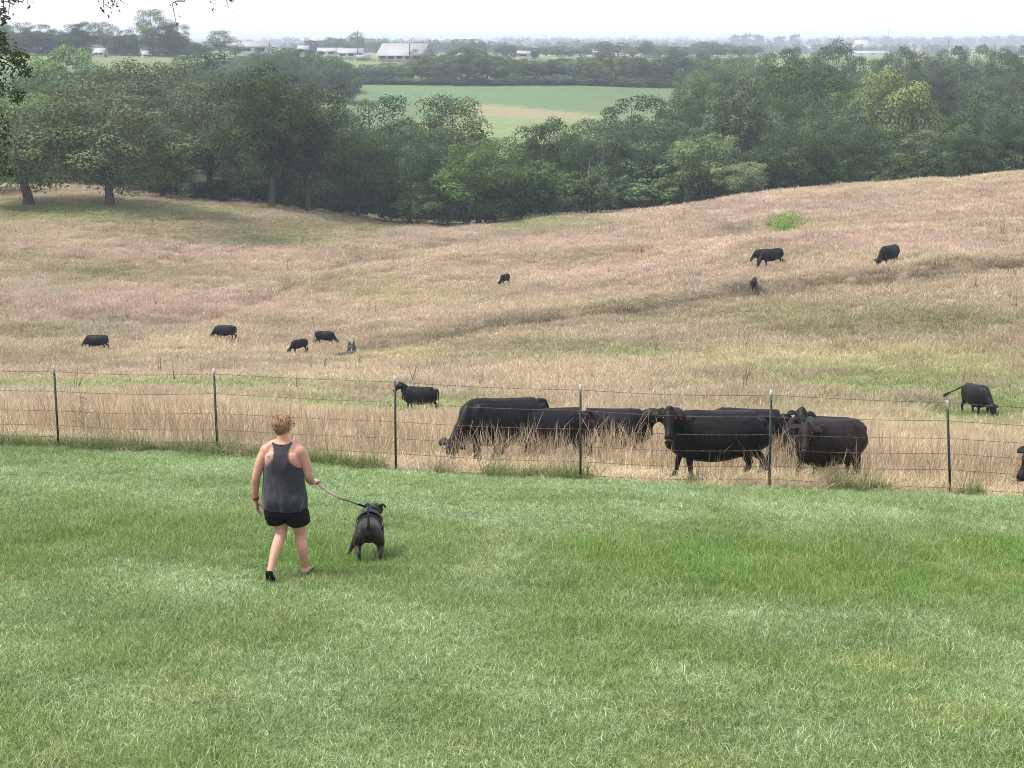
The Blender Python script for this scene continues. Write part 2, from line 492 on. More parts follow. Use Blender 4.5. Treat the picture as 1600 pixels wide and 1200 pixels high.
def build_land():
    nr, nc = 520, 280
    t = np.linspace(math.log(8.0), math.log(6480 + 15), nr)
    Y = np.exp(t) - 15
    s = np.linspace(-1, 1, nc); s = (s * .45 + s ** 3 * .75)
    X = s[None, :] * (Y + 15)[:, None]
    YY = np.repeat(Y[:, None], nc, 1)
    x, y = X.ravel(), YY.ravel()
    z, px, py = ground(x, y)
    V = np.stack([x, y, z], -1)
    i, j = np.meshgrid(np.arange(nr - 1), np.arange(nc - 1), indexing='ij')
    a = (i * nc + j).ravel()
    Q = np.stack([a, a + 1, a + nc + 1, a + nc], -1)
    me = mesh_np('ground', V, Q, True)
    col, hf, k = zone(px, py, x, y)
    col = col * np.array((.60, .56, .55))
    lawn = np.clip((fence_y(x) - y) / .25 + .5, 0, 1)[:, None]
    lc = np.array((.10, .145, .045))
    col = col * (1 - lawn) + lc * lawn
    # country beyond the pasture
    fr = np.clip((y - 176) / 10, 0, 1)[:, None]
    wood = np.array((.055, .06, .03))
    n4 = vnoise(x, y, 41, 160)[:, None]; n5 = vnoise(x, y, 42, 420)[:, None]
    mead = np.array((.17, .215, .10)) * (1 + .12 * n4)
    bean = np.array((.115, .170, .085)) * (1 + .05 * n4)
    tanf = np.array((.26, .215, .14))
    far = mead * 1.0
    fld = ((y > 300) & (y < 483) & (py < np.interp(px, [500, 720, 760, 900, 980, 1100, 1500], [250, 161, 163, 176, 186, 200, 200])))[:, None]
    _l = np.interp(px, [500, 720, 760, 900, 980, 1100, 1500], [250, 161, 163, 176, 186, 200, 200])
    kf = (np.clip((_l - py) / 3.0 + .5, 0, 1) * (y > 300) * (y < 483))[:, None]
    far = far * (1 - kf) + bean * kf
    strip = ((y > 300) & (y < 483) & (px > 560) & (px < 1000) & (py > np.interp(px, [500, 720, 760, 900, 980, 1100], [150, 161, 163, 176, 186, 200])) & (py < np.interp(px, [500, 720, 760, 900, 1000], [160, 166, 184, 190, 196])))[:, None]
    _b = np.interp(px, [720, 760, 900, 1000], [164, 182, 188, 190])
    ks = (np.clip((py - _l) / 3.0 + .5, 0, 1) * np.clip((_b - py) / 4.0 + .5, 0, 1) * np.clip((px - 715) / 30, 0, 1) * np.clip((985 - px) / 100, 0, 1) * (y > 300) * (y < 483))[:, None] * .8
    far = far * (1 - ks) + tanf * ks
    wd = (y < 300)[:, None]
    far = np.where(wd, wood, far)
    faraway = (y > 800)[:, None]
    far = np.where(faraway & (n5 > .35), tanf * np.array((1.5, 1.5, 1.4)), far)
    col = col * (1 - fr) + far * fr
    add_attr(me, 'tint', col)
    m, nt_, b, o = mat_new('land')
    at = nd(nt_, 'ShaderNodeAttribute', attribute_name='tint')
    ge = nd(nt_, 'ShaderNodeNewGeometry')
    no = nd(nt_, 'ShaderNodeTexNoise'); no.inputs['Scale'].default_value = 1.3; no.inputs['Detail'].default_value = 8; no.inputs['Roughness'].default_value = .7
    nt_.links.new(ge.outputs['Position'], no.inputs['Vector'])
    mp = nd(nt_, 'ShaderNodeMapRange'); mp.inputs[1].default_value = .3; mp.inputs[2].default_value = .7; mp.inputs[3].default_value = .72; mp.inputs[4].default_value = 1.22
    nt_.links.new(no.outputs[0], mp.inputs[0])
    # sown rows of the far bean field
    mapn = nd(nt_, 'ShaderNodeMapping'); mapn.inputs['Rotation'].default_value = (0, 0, R(8))
    nt_.links.new(ge.outputs['Position'], mapn.inputs[0])
    wv = nd(nt_, 'ShaderNodeTexWave', bands_direction='Y'); wv.inputs['Scale'].default_value = .05; wv.inputs['Distortion'].default_value = 9; wv.inputs['Detail'].default_value = 3; wv.inputs['Detail Scale'].default_value = 2
    nt_.links.new(mapn.outputs[0], wv.inputs[0])
    sx = nd(nt_, 'ShaderNodeSeparateXYZ'); nt_.links.new(ge.outputs['Position'], sx.inputs[0])
    gt = nd(nt_, 'ShaderNodeMath', operation='GREATER_THAN'); gt.inputs[1].default_value = 290; nt_.links.new(sx.outputs[1], gt.inputs[0])
    wm = nd(nt_, 'ShaderNodeMapRange'); wm.inputs[3].default_value = .92; wm.inputs[4].default_value = 1.04; nt_.links.new(wv.outputs[1], wm.inputs[0])
    mf = nd(nt_, 'ShaderNodeMix'); mf.inputs[2].default_value = 1.0
    nt_.links.new(gt.outputs[0], mf.inputs[0]); nt_.links.new(wm.outputs[0], mf.inputs[3])
    mu = nd(nt_, 'ShaderNodeMath', operation='MULTIPLY'); nt_.links.new(mp.outputs[0], mu.inputs[0]); nt_.links.new(mf.outputs[0], mu.inputs[1])
    vm = nd(nt_, 'ShaderNodeVectorMath', operation='SCALE'); nt_.links.new(at.outputs['Color'], vm.inputs[0]); nt_.links.new(mu.outputs[0], vm.inputs['Scale'])
    nt_.links.new(vm.outputs[0], b.inputs['Base Color'])
    b.inputs['Roughness'].default_value = 1; b.inputs['Specular IOR Level'].default_value = 0
    bp = nd(nt_, 'ShaderNodeBump'); bp.inputs['Strength'].default_value = .6; bp.inputs['Distance'].default_value = .12
    nt_.links.new(no.outputs[0], bp.inputs['Height']); nt_.links.new(bp.outputs[0], b.inputs['Normal'])
    g = link('ground', me, m)
    tag(g, kind='structure')
build_land()

# haze: one closed box of even air round the whole scene
hb = MB().box((0, 3240, -10), (9200, 3420, 41))
hz = hb.obj('haze', None, smooth=False)
m, nt_, b, o = mat_new('haze_air')
nt_.nodes.remove(b)
pv = nd(nt_, 'ShaderNodeVolumePrincipled')
pv.inputs['Color'].default_value = (.76, .86, 1.0, 1)
pv.inputs['Density'].default_value = 0.00034
nt_.links.new(pv.outputs[0], o.inputs['Volume'])
hz.data.materials.append(m)
tag(hz, kind='stuff', label='thin pale blue summer haze lying over the whole valley', cat='haze')
# ------------------------------------------------------------------ grass
def clump(name, nb, rad, h, hv, wd, lean, segs, seed, colf, seedhead=0.0, flat=0.0):
    """a clump of bent tapering blades; colf(n, rng) gives the colour of every blade"""
    r = np.random.default_rng(seed)
    a = r.uniform(0, 2 * np.pi, nb); q = rad * np.sqrt(r.uniform(0, 1, nb))
    bx, by = q * np.cos(a), q * np.sin(a)
    H = h * (1 + hv * r.normal(size=nb)).clip(.35, 1.9)
    az = r.uniform(0, 2 * np.pi, nb); ln = np.abs(r.normal(0, lean, nb)) + flat * r.uniform(0, 1, nb)
    wa = r.uniform(0, np.pi, nb); W = wd * r.uniform(.6, 1.4, nb)
    col = colf(nb, r)
    V = []; Q = []; T = []; CC = []
    base = 0
    ts = np.linspace(0, 1, segs + 1)
    for k, t in enumerate(ts):
        off = H * ln * t ** 1.8
        z = H * t * np.sqrt(np.clip(1 - (ln * t * .55) ** 2, .15, 1))
        cx = bx + np.cos(az) * off; cyy = by + np.sin(az) * off
        ww = W * (1 - t ** 2.2 * .9) * .5
        if seedhead: ww = np.where((t > .62) & (t < .99), np.maximum(ww, W * seedhead * .5), ww)
        dx, dy = np.cos(wa) * ww, np.sin(wa) * ww
        V.append(np.stack([cx - dx, cyy - dy, z], -1)); V.append(np.stack([cx + dx, cyy + dy, z], -1))
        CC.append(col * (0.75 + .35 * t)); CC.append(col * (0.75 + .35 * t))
    V = np.concatenate(V); CC = np.concatenate(CC)
    ii = np.arange(nb)
    for k in range(segs):
        l0 = 2 * k * nb; 
        Q.append(np.stack([l0 + ii, l0 + nb + ii, l0 + 3 * nb + ii, l0 + 2 * nb + ii], -1))
    me = mesh_np(name, V, np.concatenate(Q), False)
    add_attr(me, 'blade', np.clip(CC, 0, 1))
    return me

def mixcol(cols, wts, var=.12):
    cols = np.array(cols); wts = np.array(wts) / sum(wts)
    def f(n, r):
        k = r.choice(len(cols), n, p=wts)
        return cols[k] * (1 + var * r.normal(size=(n, 1))).clip(.5, 1.6)
    return f

# the mown lawn: colour = blade colour x slow patches (clover, fescue, fresh shoots) in the material
def lawn_material():
    m, nt, b, o = mat_new('lawn_blade')
    at = nd(nt, 'ShaderNodeAttribute', attribute_name='blade')
    it = nd(nt, 'ShaderNodeAttribute', attribute_name='tint', attribute_type='INSTANCER')
    mm = nd(nt, 'ShaderNodeVectorMath', operation='MULTIPLY')
    nt.links.new(at.outputs['Color'], mm.inputs[0]); nt.links.new(it.outputs['Color'], mm.inputs[1])
    nt.links.new(mm.outputs[0], b.inputs['Base Color'])
    b.inputs['Roughness'].default_value = .42
    b.inputs['Specular IOR Level'].default_value = .45
    tr = nd(nt, 'ShaderNodeBsdfTranslucent'); nt.links.new(mm.outputs[0], tr.inputs[0])
    mi = nd(nt, 'ShaderNodeMixShader'); mi.inputs[0].default_value = .3
    nt.links.new(b.outputs[0], mi.inputs[1]); nt.links.new(tr.outputs[0], mi.inputs[2]); nt.links.new(mi.outputs[0], o.inputs[0])
    return m
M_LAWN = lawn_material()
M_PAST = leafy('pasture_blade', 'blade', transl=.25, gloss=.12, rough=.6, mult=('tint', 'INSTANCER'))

def sample(n, y0, y1, f, xw=.40, xm=1.5):
    """n random points between two distances, density falling by f(y)"""
    ys = np.linspace(y0, y1, 400)
    p = f(ys) * (2 * (xw * ys + xm)); c = np.cumsum(p); c /= c[-1]
    y = np.interp(rng.uniform(0, 1, n), c, ys)
    x = rng.uniform(-1, 1, n) * (xw * y + xm)
    return x, y

def lawn():
    greens = mixcol([(.155, .262, .075), (.205, .318, .115), (.34, .41, .235), (.100, .190, .048), (.42, .40, .26), (.56, .62, .44)], [4, 4, 2.6, 3, .6, .6], .28)  # the palest colour paints glints of light into scattered blades
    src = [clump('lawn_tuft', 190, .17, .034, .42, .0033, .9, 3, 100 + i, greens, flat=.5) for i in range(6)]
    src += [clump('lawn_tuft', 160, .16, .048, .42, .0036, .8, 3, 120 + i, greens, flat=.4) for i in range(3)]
    n = 40000
    x, y = sample(n, 6.0, 29, lambda y: (1 / y) ** .75, .37, 1.2)
    k = y < fence_y(x) + .25 + .15 * vnoise(x, y, 50, 1.5)
    x, y = x[k], y[k]; n = len(x)
    z, px, py = ground(x, y)
    # patches: sage (pale blue-green, mown fine grass), vivid (coarse shoots), straw
    n1 = vnoise(x, y * .8, 51, 3.6); n2 = vnoise(x, y, 52, 1.5); n3 = vnoise(x, y, 53, .8)
    band = np.interp(py + 12 * n1, [700, 735, 760, 800, 835, 860, 900, 960, 1000, 1080, 1200], [.25, .85, 1.0, .95, .35, -.5, -.15, .35, .3, .2, .35])
    rightside = np.clip((px - 760) / 200, 0, 1) * np.exp(-((py - 900) / 55) ** 2)
    leftside = np.exp(-((px - 180) / 330) ** 2) * np.exp(-((py - 830) / 45) ** 2) * 1.1
    s = np.clip(.08 + .62 * band + .42 * n1 + .30 * n2 - 1.25 * rightside - leftside * 1.1 + .08 * n3, -1, 1)
    sage = np.array((1.42, 1.34, 1.50)); mid = np.array((1.0, .97, .82)); viv = np.array((.72, .84, .44))
    sp = np.clip(s, 0, 1)[:, None]; sn = np.clip(-s, 0, 1)[:, None]
    tint = mid * (1 - sp - sn) + sage * sp + viv * sn
    n4 = vnoise(x, y, 54, 2.8)
    st = np.clip((vnoise(x, y, 55, 1.6) - .7) * 1.2 + np.clip((py - 1040) / 300, 0, .4), 0, 1)[:, None] * .5
    tint = tint * (1 - st) + np.array((1.55, 1.22, 1.15)) * st
    tint = tint * (1.08 + .06 * n4[:, None] + rng.normal(0, .06, (n, 1)))
    idx = np.where((s < -.05) & (rng.uniform(size=n) < .8), rng.integers(6, 9, n), rng.integers(0, 6, n))
    hs = 1.0 + .25 * np.clip(-s, 0, 1) - .18 * np.clip(s, 0, 1)
    rot = np.stack([rng.normal(0, .06, n), rng.normal(0, .06, n), rng.uniform(0, 6.28, n)], -1)
    q = rng.uniform(.8, 1.2, n) * (1 + (y - 10) * .012)
    scl = np.stack([q, q, q * hs * rng.uniform(.75, 1.25, n)], -1)
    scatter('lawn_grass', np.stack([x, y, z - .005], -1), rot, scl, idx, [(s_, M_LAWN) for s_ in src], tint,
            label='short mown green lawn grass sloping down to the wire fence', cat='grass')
    # coarse tufts the mower left, and flat clover rosettes
    ct = [clump('coarse_tuft', 60, .09, .085, .4, .0055, 1.0, 4, 160 + i, mixcol([(.19, .30, .07), (.30, .38, .12), (.12, .21, .05)], [3, 2, 2], .2), flat=.6) for i in range(3)]
    cl = [clump('clover_leaf', 90, .16, .035, .4, .020, 1.2, 2, 170 + i, mixcol([(.13, .25, .07), (.19, .33, .11), (.26, .38, .18)], [3, 3, 1], .2), flat=.8) for i in range(2)]
    x, y = sample(520, 6.0, 24, lambda y: (1 / y) ** .3, .37, 1.2)
    k = (y < fence_y(x) - .3) & (vnoise(x, y, 56, 2.1) + .7 * vnoise(x, y, 57, .9) > .35); x, y = x[k], y[k]; n = len(x); z = ground(x, y)[0]
    q = rng.uniform(.6, 1.3, n)
    scatter('coarse_lawn_tufts', np.stack([x, y, z], -1), np.stack([rng.normal(0, .1, n), rng.normal(0, .1, n), rng.uniform(0, 6.28, n)], -1),
            np.stack([q, q, q], -1), rng.integers(0, 5, n), [(s_, M_LAWN) for s_ in ct + cl], np.ones((n, 3)) * rng.uniform(.85, 1.15, (n, 1)),
            label='coarse grass tufts and clover scattered over the mown lawn', cat='grass')
    # ragged green edge along the fence foot
    g2 = mixcol([(.14, .21, .06), (.20, .27, .09), (.36, .34, .17), (.10, .15, .045)], [4, 3, 2, 2])
    src = [clump('edge_tuft', 45, .13, .20, .4, .006, .45, 4, 140 + i, g2) for i in range(4)]
    x = rng.uniform(-14, 12, 1500)
    y = fence_y(x) + .12 + rng.normal(0, .14, 1500)
    dens = vnoise(x, y, 60, 2.4) + .6 * vnoise(x, y, 61, .8) + np.clip((-x - 1) * .16, -.55, .9)
    k = dens > .15; x, y = x[k], y[k]; n = len(x); z = ground(x, y)[0]
    q = rng.uniform(.5, 1.2, n) * (1 + .35 * (rng.uniform(size=n) < .1))
    scatter('fence_line_grass', np.stack([x, y, z], -1), np.stack([rng.normal(0, .1, n), rng.normal(0, .1, n), rng.uniform(0, 6.28, n)], -1),
            np.stack([q, q, q], -1), rng.integers(0, 4, n), [(s_, M_LAWN) for s_ in src], np.ones((n, 3)),
            label='ragged uncut green grass along the foot of the wire fence', cat='grass')
lawn()

def pasture():
    one = mixcol([(1.0, 1.0, 1.0), (1.22, 1.2, 1.18), (.78, .74, .68), (.75, .95, .62)], [4, 3, 2, 1.2], .1)
    near = [clump('hay_tuft', 70, .24, .40, .40, .0050, .32, 5, 200 + i, one, seedhead=1.9) for i in range(6)]
    nearb = [clump('hay_tuft', 90, .20, .20, .35, .0055, .8, 4, 210 + i, one, flat=.4) for i in range(4)]
    far = [clump('hay_clump', 110, .75, .36, .38, .020, .40, 3, 220 + i, one, seedhead=1.2) for i in range(6)]
    src = near + nearb + far
    X = []; Y = []; I = []
    # close strip
    x, y = sample(30000, 20.5, 48, lambda y: (1 / y) ** 1.6, .40, 1.5)
    k = y > fence_y(x) + .02 + .12 * vnoise(x, y, 62, .9)
    x, y = x[k], y[k]
    X.append(x); Y.append(y); I.append(np.where(rng.uniform(size=len(x)) < .62, rng.integers(0, 6, len(x)), rng.integers(6, 10, len(x))))
    x, y = sample(52000, 38, 186, lambda y: (1 / y) ** 1.15, .42, 4)
    X.append(x); Y.append(y); I.append(rng.integers(10, 16, len(x)))
    x = np.concatenate(X); y = np.concatenate(Y); I = np.concatenate(I)
    z, px, py = ground(x, y)
    col, hf, kv = zone(px, py, x, y)
    # the trees' edge: no tall hay under the wood
    n = len(x)
    mow = np.clip((fence_y(x) + 6 - y) / 3, 0, 1)   # ungrazed strip along the fence stands tallest
    h = (.66 + .18 * vnoise(x, y, 63, 4) + .10 * vnoise(x, y, 64, 1.5)) * hf - .37 * mow * hf
    h *= rng.uniform(.75, 1.2, n) * np.interp(y, [20, 40, 60, 190], [1, 1, .85, .9])
    h = np.clip(h, .08, 1.6)
    q = np.where(I < 10, rng.uniform(.8, 1.25, n), rng.uniform(.7, 1.3, n) * np.interp(y, [38, 70, 180], [.6, .9, 1.5]))
    keep = kv < .5
    rot = np.stack([rng.normal(0, .07, n), rng.normal(.03, .07, n), rng.uniform(0, 6.28, n)], -1)
    scl = np.stack([q, q, h], -1)
    tint = col * (1 + rng.normal(0, .10, (n, 1))) * 1.12
    P = np.stack([x, y, z - .01], -1)
    scatter('pasture_grass', P[keep], rot[keep], scl[keep], I[keep], [(s_, M_PAST) for s_ in src], np.clip(tint, 0, 1)[keep],
            label='tall dry pinkish tan pasture grass covering the hillside beyond the fence', cat='grass')
    # seed stalks standing above the hay in front of the cattle
    st = [clump('seed_stalk', 12, .22, .62, .25, .0036, .26, 6, 240 + i, mixcol([(.44, .35, .24), (.50, .40, .28), (.34, .26, .17)], [3, 2, 2]), seedhead=1.9) for i in range(5)]
    x, y = sample(3000, 20.8, 34, lambda y: (1 / y) ** 2.6, .38, 1)
    k = y > fence_y(x) + .25; x, y = x[k], y[k]; n = len(x); z = ground(x, y)[0]
    q = rng.uniform(.75, 1.15, n)
    scatter('seed_stalks', np.stack([x, y, z], -1), np.stack([rng.normal(0, .14, n), rng.normal(0, .14, n), rng.uniform(0, 6.28, n)], -1),
            np.stack([q, q, q], -1), rng.integers(0, 5, n), [(s_, leafy_plain) for s_ in st], np.ones((n, 3)),
            label='pale seed stalks rising from the hay beside the wire fence', cat='grass')
    # dark dry weeds dotted over the hillside
    wd = [clump('dry_weed', 7, .10, .95, .3, .022, .35, 4, 260 + i, mixcol([(.11, .08, .055), (.17, .12, .08), (.09, .09, .05)], [3, 2, 2])) for i in range(4)]
    x, y = sample(420, 45, 165, lambda y: y * 0 + 1, .40, 2)
    k = (vnoise(x, y, 70, 22) > .1) & (rng.uniform(size=420) < .75); x, y = x[k], y[k]; n = len(x); z = ground(x, y)[0]
    q = rng.uniform(.5, 1.3, n)
    scatter('dry_weeds', np.stack([x, y, z], -1), np.stack([rng.normal(0, .1, n), rng.normal(0, .1, n), rng.uniform(0, 6.28, n)], -1),
            np.stack([q * .8, q * .8, q], -1), rng.integers(0, 4, n), [(s_, leafy_plain) for s_ in wd], np.ones((n, 3)),
            label='thin dark dead weed stalks dotted over the pasture hillside', cat='weeds')
    # bright green weed patch, small shrubs by it, white flower heads
    gw = [clump('weed_leaf', 60, .5, .55, .3, .06, .8, 3, 280 + i, mixcol([(.23, .31, .07), (.30, .38, .11), (.15, .22, .05)], [3, 2, 2]), flat=.3) for i in range(3)]
    x = rng.uniform(20, 34, 2200); y = rng.uniform(118, 146, 2200)
    z, px, py = ground(x, y)
    k = (((px - 1232) / 26) ** 2 + ((py - 350) / 15) ** 2) < (1 + .45 * vnoise(x, y, 71, 3)); x, y, z = x[k], y[k], z[k]; n = len(x)
    q = rng.uniform(.6, 1.2, n)
    scatter('green_weed_patch', np.stack([x, y, z], -1), np.stack([rng.normal(0, .1, n), rng.normal(0, .1, n), rng.uniform(0, 6.28, n)], -1),
            np.stack([q, q, q * .5], -1), rng.integers(0, 3, n), [(s_, leafy_plain) for s_ in gw], np.ones((n, 3)),
            label='round patch of vivid yellow green weeds high on the tan hillside', cat='weeds')
    fl = [clump('flower_head', 10, .7, .34, .25, .03, .3, 2, 290 + i, mixcol([(.62, .62, .52), (.5, .5, .38)], [3, 2])) for i in range(3)]
    XX = []
    for cx, cy_, rx, ry, k_ in ((50, 458, 110, 12, 300), (180, 470, 140, 5, 130), (390, 433, 60, 4, 90), (700, 522, 70, 4, 20), (1270, 466, 60, 6, 18), (1070, 470, 90, 5, 20), (200, 372, 60, 6, 40)):
        for _ in range(k_):
            D = np.interp(cy_, [372, 433, 460, 466, 522], [134, 117, 112, 100, 90])
            p = pt(random.gauss(cx, rx * .5), random.gauss(cy_, ry * .5), D)
            # walk the view line down to the land
            XX.append((p[0], p[1] + random.gauss(0, 2.5)))
    x = np.array([p[0] for p in XX]); y = np.array([p[1] for p in XX]); z = ground(x, y)[0]; n = len(x)
    q = rng.uniform(.5, 1.1, n)
    scatter('white_flowers', np.stack([x, y, z + .1], -1), np.stack([rng.normal(0, .1, n), rng.normal(0, .1, n), rng.uniform(0, 6.28, n)], -1),
            np.stack([q, q, q], -1), rng.integers(0, 3, n), [(s_, leafy_plain) for s_ in fl], np.ones((n, 3)),
            label='drifts of small white flower heads among the pasture grass', cat='wildflowers')
leafy_plain = leafy('weed_blade', 'blade', transl=.2)
pasture()
# ------------------------------------------------------------------ trees
M_BARK = simple('bark', (.085, .07, .055), rough=.9, spec=.1, var=.35, scale=3, bump=.6)
M_DEAD = simple('dead_wood', (.26, .23, .19), rough=.9, spec=.1, var=.2, scale=3)
M_LEAF = leafy('leaf', 'blade', transl=.22, gloss=.05, rough=.6)
def _species():
    """every tree its own tone of green"""
    nt = M_LEAF.node_tree
    at = [n for n in nt.nodes if n.type == 'ATTRIBUTE'][0]
    oi = nd(nt, 'ShaderNodeObjectInfo')
    wn = nd(nt, 'ShaderNodeTexWhiteNoise', noise_dimensions='1D')
    nt.links.new(oi.outputs['Random'], wn.inputs['W'])
    sx = nd(nt, 'ShaderNodeSeparateColor'); nt.links.new(wn.outputs['Color'], sx.inputs[0])
    hs = nd(nt, 'ShaderNodeHueSaturation')
    def mr(src, a, b):
        m = nd(nt, 'ShaderNodeMapRange'); m.inputs[3].default_value = a; m.inputs[4].default_value = b
        nt.links.new(src, m.inputs[0]); return m.outputs[0]
    nt.links.new(mr(sx.outputs[0], .475, .525), hs.inputs['Hue'])
    nt.links.new(mr(sx.outputs[1], .80, 1.12), hs.inputs['Saturation'])
    nt.links.new(mr(sx.outputs[2], .74, 1.42), hs.inputs['Value'])
    for l in list(at.outputs['Color'].links):
        to = l.to_socket; nt.links.remove(l); nt.links.new(hs.outputs[0], to)
    nt.links.new(at.outputs['Color'], hs.inputs['Color'])
_species()

LEAFCOL = {'dark': (.058, .100, .036), 'mid': (.090, .145, .050), 'pale': (.135, .190, .078), 'olive': (.120, .158, .060), 'blue': (.078, .130, .058)}

def leaf_cloud(name, cen, rad, cnt, size, col, seed, flatten=.62, upbias=.55, colvar=.20):
    """leaves (bent quads) on the outer shells of many leafy puffs"""
    r = np.random.default_rng(seed)
    cen = np.asarray(cen, float); rad = np.asarray(rad, float); cnt = np.asarray(cnt, int)
    k = np.repeat(np.arange(len(cen)), cnt); n = len(k)
    d = r.normal(size=(n, 3)); d[:, 2] += upbias; d /= np.linalg.norm(d, axis=1)[:, None]
    q = rad[k] * (.72 + .28 * r.uniform(0, 1, n) ** .5) * (1 + .16 * r.normal(size=n)).clip(.5, 1.4)
    P = cen[k] + d * q[:, None] * np.array((1, 1, flatten))
    nrm = d * 1.0 + r.normal(size=(n, 3)) * .36 + np.array((0, 0, .45)); nrm /= np.linalg.norm(nrm, axis=1)[:, None]
    a = np.cross(nrm, r.normal(size=(n, 3))); a /= np.linalg.norm(a, axis=1)[:, None] + 1e-9
    b = np.cross(nrm, a)
    s = size * r.uniform(.6, 1.45, n)[:, None]
    v0 = P - a * s; v1 = P - b * s * .5 + nrm * s * .14; v2 = P + a * s; v3 = P + b * s * .5 + nrm * s * .14
    V = np.stack([v0, v1, v2, v3], 1).reshape(-1, 3)
    Q = np.arange(4 * n).reshape(n, 4)
    me = mesh_np(name, V, Q)
    pc = 1 + colvar * r.normal(size=(len(cen), 1))
    c = np.array(col)[None] * pc[k] * (1 + .16 * r.normal(size=(n, 1)))
    warm = r.normal(size=(len(cen), 1))[k] * .05
    c = c * np.concatenate([1 + warm, np.ones((n, 1)), 1 - warm], 1)
    add_attr(me, 'blade', np.repeat(np.clip(c, .01, .6), 4, 0))
    return me

def tree_meshes(seed, H, W, nleaf, size, colname, trunk_r, bare=.25, layers=1.0, limbs=True, dense=1.0, low=0.12, shape='round'):
    r = np.random.default_rng(seed)
    mb = MB()
    fork = H * max(.12, bare * .8)
    lx, ly = r.normal(0, .02 * H, 2)
    mb.tube([(0, 0, -.6, trunk_r * 1.5), (0, 0, .1, trunk_r * 1.25), (0, 0, H * .06, trunk_r), (lx * .5, ly * .5, fork * .7, trunk_r * .85), (lx, ly, fork, trunk_r * .75)], seg=8, sub=2)
    nl = 6 if limbs else 3
    ends = []
    top = np.array((lx * 2, ly * 2, H * .9))
    mb.tube([(lx, ly, fork - .1, trunk_r * .72), (lx * 1.6, ly * 1.2, H * .55, trunk_r * .4), (top[0], top[1], top[2], trunk_r * .07)], seg=6, sub=2)
    for i in range(nl):
        a = 2 * np.pi * (i + r.uniform(-.3, .3)) / nl
        zz = H * r.uniform(.45, .82)
        rr = W * .5 * r.uniform(.6, .85)
        e = np.array((math.cos(a) * rr, math.sin(a) * rr, zz))
        z0 = fork * r.uniform(.8, 1.5)
        s0 = np.array((lx, ly, z0))
        m = s0 * .5 + e * .5 + np.array((0, 0, H * r.uniform(0, .06)))
        mb.tube([(*s0, trunk_r * .5), (*(s0 * .7 + m * .3 + np.array((0, 0, .02 * H))), trunk_r * .40), (*m, trunk_r * .28), (*e, trunk_r * .06)], seg=5, sub=2)
        ends.append(e)
        for j in range(4 if limbs else 1):
            f = r.uniform(.35, .85)
            p = s0 * (1 - f) + e * f
            dd = r.normal(size=3); dd[2] = abs(dd[2]) * .7; dd /= np.linalg.norm(dd)
            e2 = p + dd * W * r.uniform(.12, .24)
            mb.tube([(*p, trunk_r * .16), (*((p + e2) / 2 + (0, 0, .1)), trunk_r * .1), (*e2, trunk_r * .03)], seg=4, sub=1)
            ends.append(e2)
    trunk = mb.mesh('trunk')
    # puffs
    npf = max(14, int(64 * dense * layers))
    cen = []; rad = []
    z0 = H * low; zc = (H + z0) / 2; rz = (H - z0) / 2
    ph = r.uniform(0, 6.28, 3)
    for i in range(npf):
        u = -1 + 2 * (i + .5) / npf
        a = i * 2.399963 + r.uniform(-.4, .4)
        u = np.clip(u + r.uniform(-.12, .12), -.98, .98)
        c = math.sqrt(1 - u * u)
        lump = 1 + .16 * math.sin(3 * a + ph[0]) + .12 * math.sin(5 * a + 4 * u + ph[1]) + .10 * math.sin(7 * u + ph[2])
        f = r.uniform(.66, .92) if r.uniform() < .75 else r.uniform(.3, .6)
        wz = 1.0
        if shape == 'round': wz = (1 - .25 * max(0, -u)) 
        if shape == 'spread': wz = (1 - .45 * max(0, -u)) * (1.05)
        if shape == 'tall': wz = .95
        cen.append((math.cos(a) * c * W * .5 * f * lump * wz, math.sin(a) * c * W * .5 * f * lump * wz, zc + u * rz * min(f * lump, 1.02)))
        rad.append(W * .5 * r.uniform(.17, .30))
    for e in ends:
        cen.append(e); rad.append(W * .5 * r.uniform(.14, .24))
    cen = np.array(cen); rad = np.array(rad)
    cen[:, 2] = np.clip(cen[:, 2], rad * .4 + .3, H - rad * .6)
    cnt = (nleaf * rad ** 2 / (rad ** 2).sum()).astype(int) + 3
    crown = leaf_cloud('crown', cen, rad, cnt, size, LEAFCOL[colname], seed + 1)
    trunk.materials.append(M_BARK); crown.materials.append(M_LEAF)
    return trunk, crown

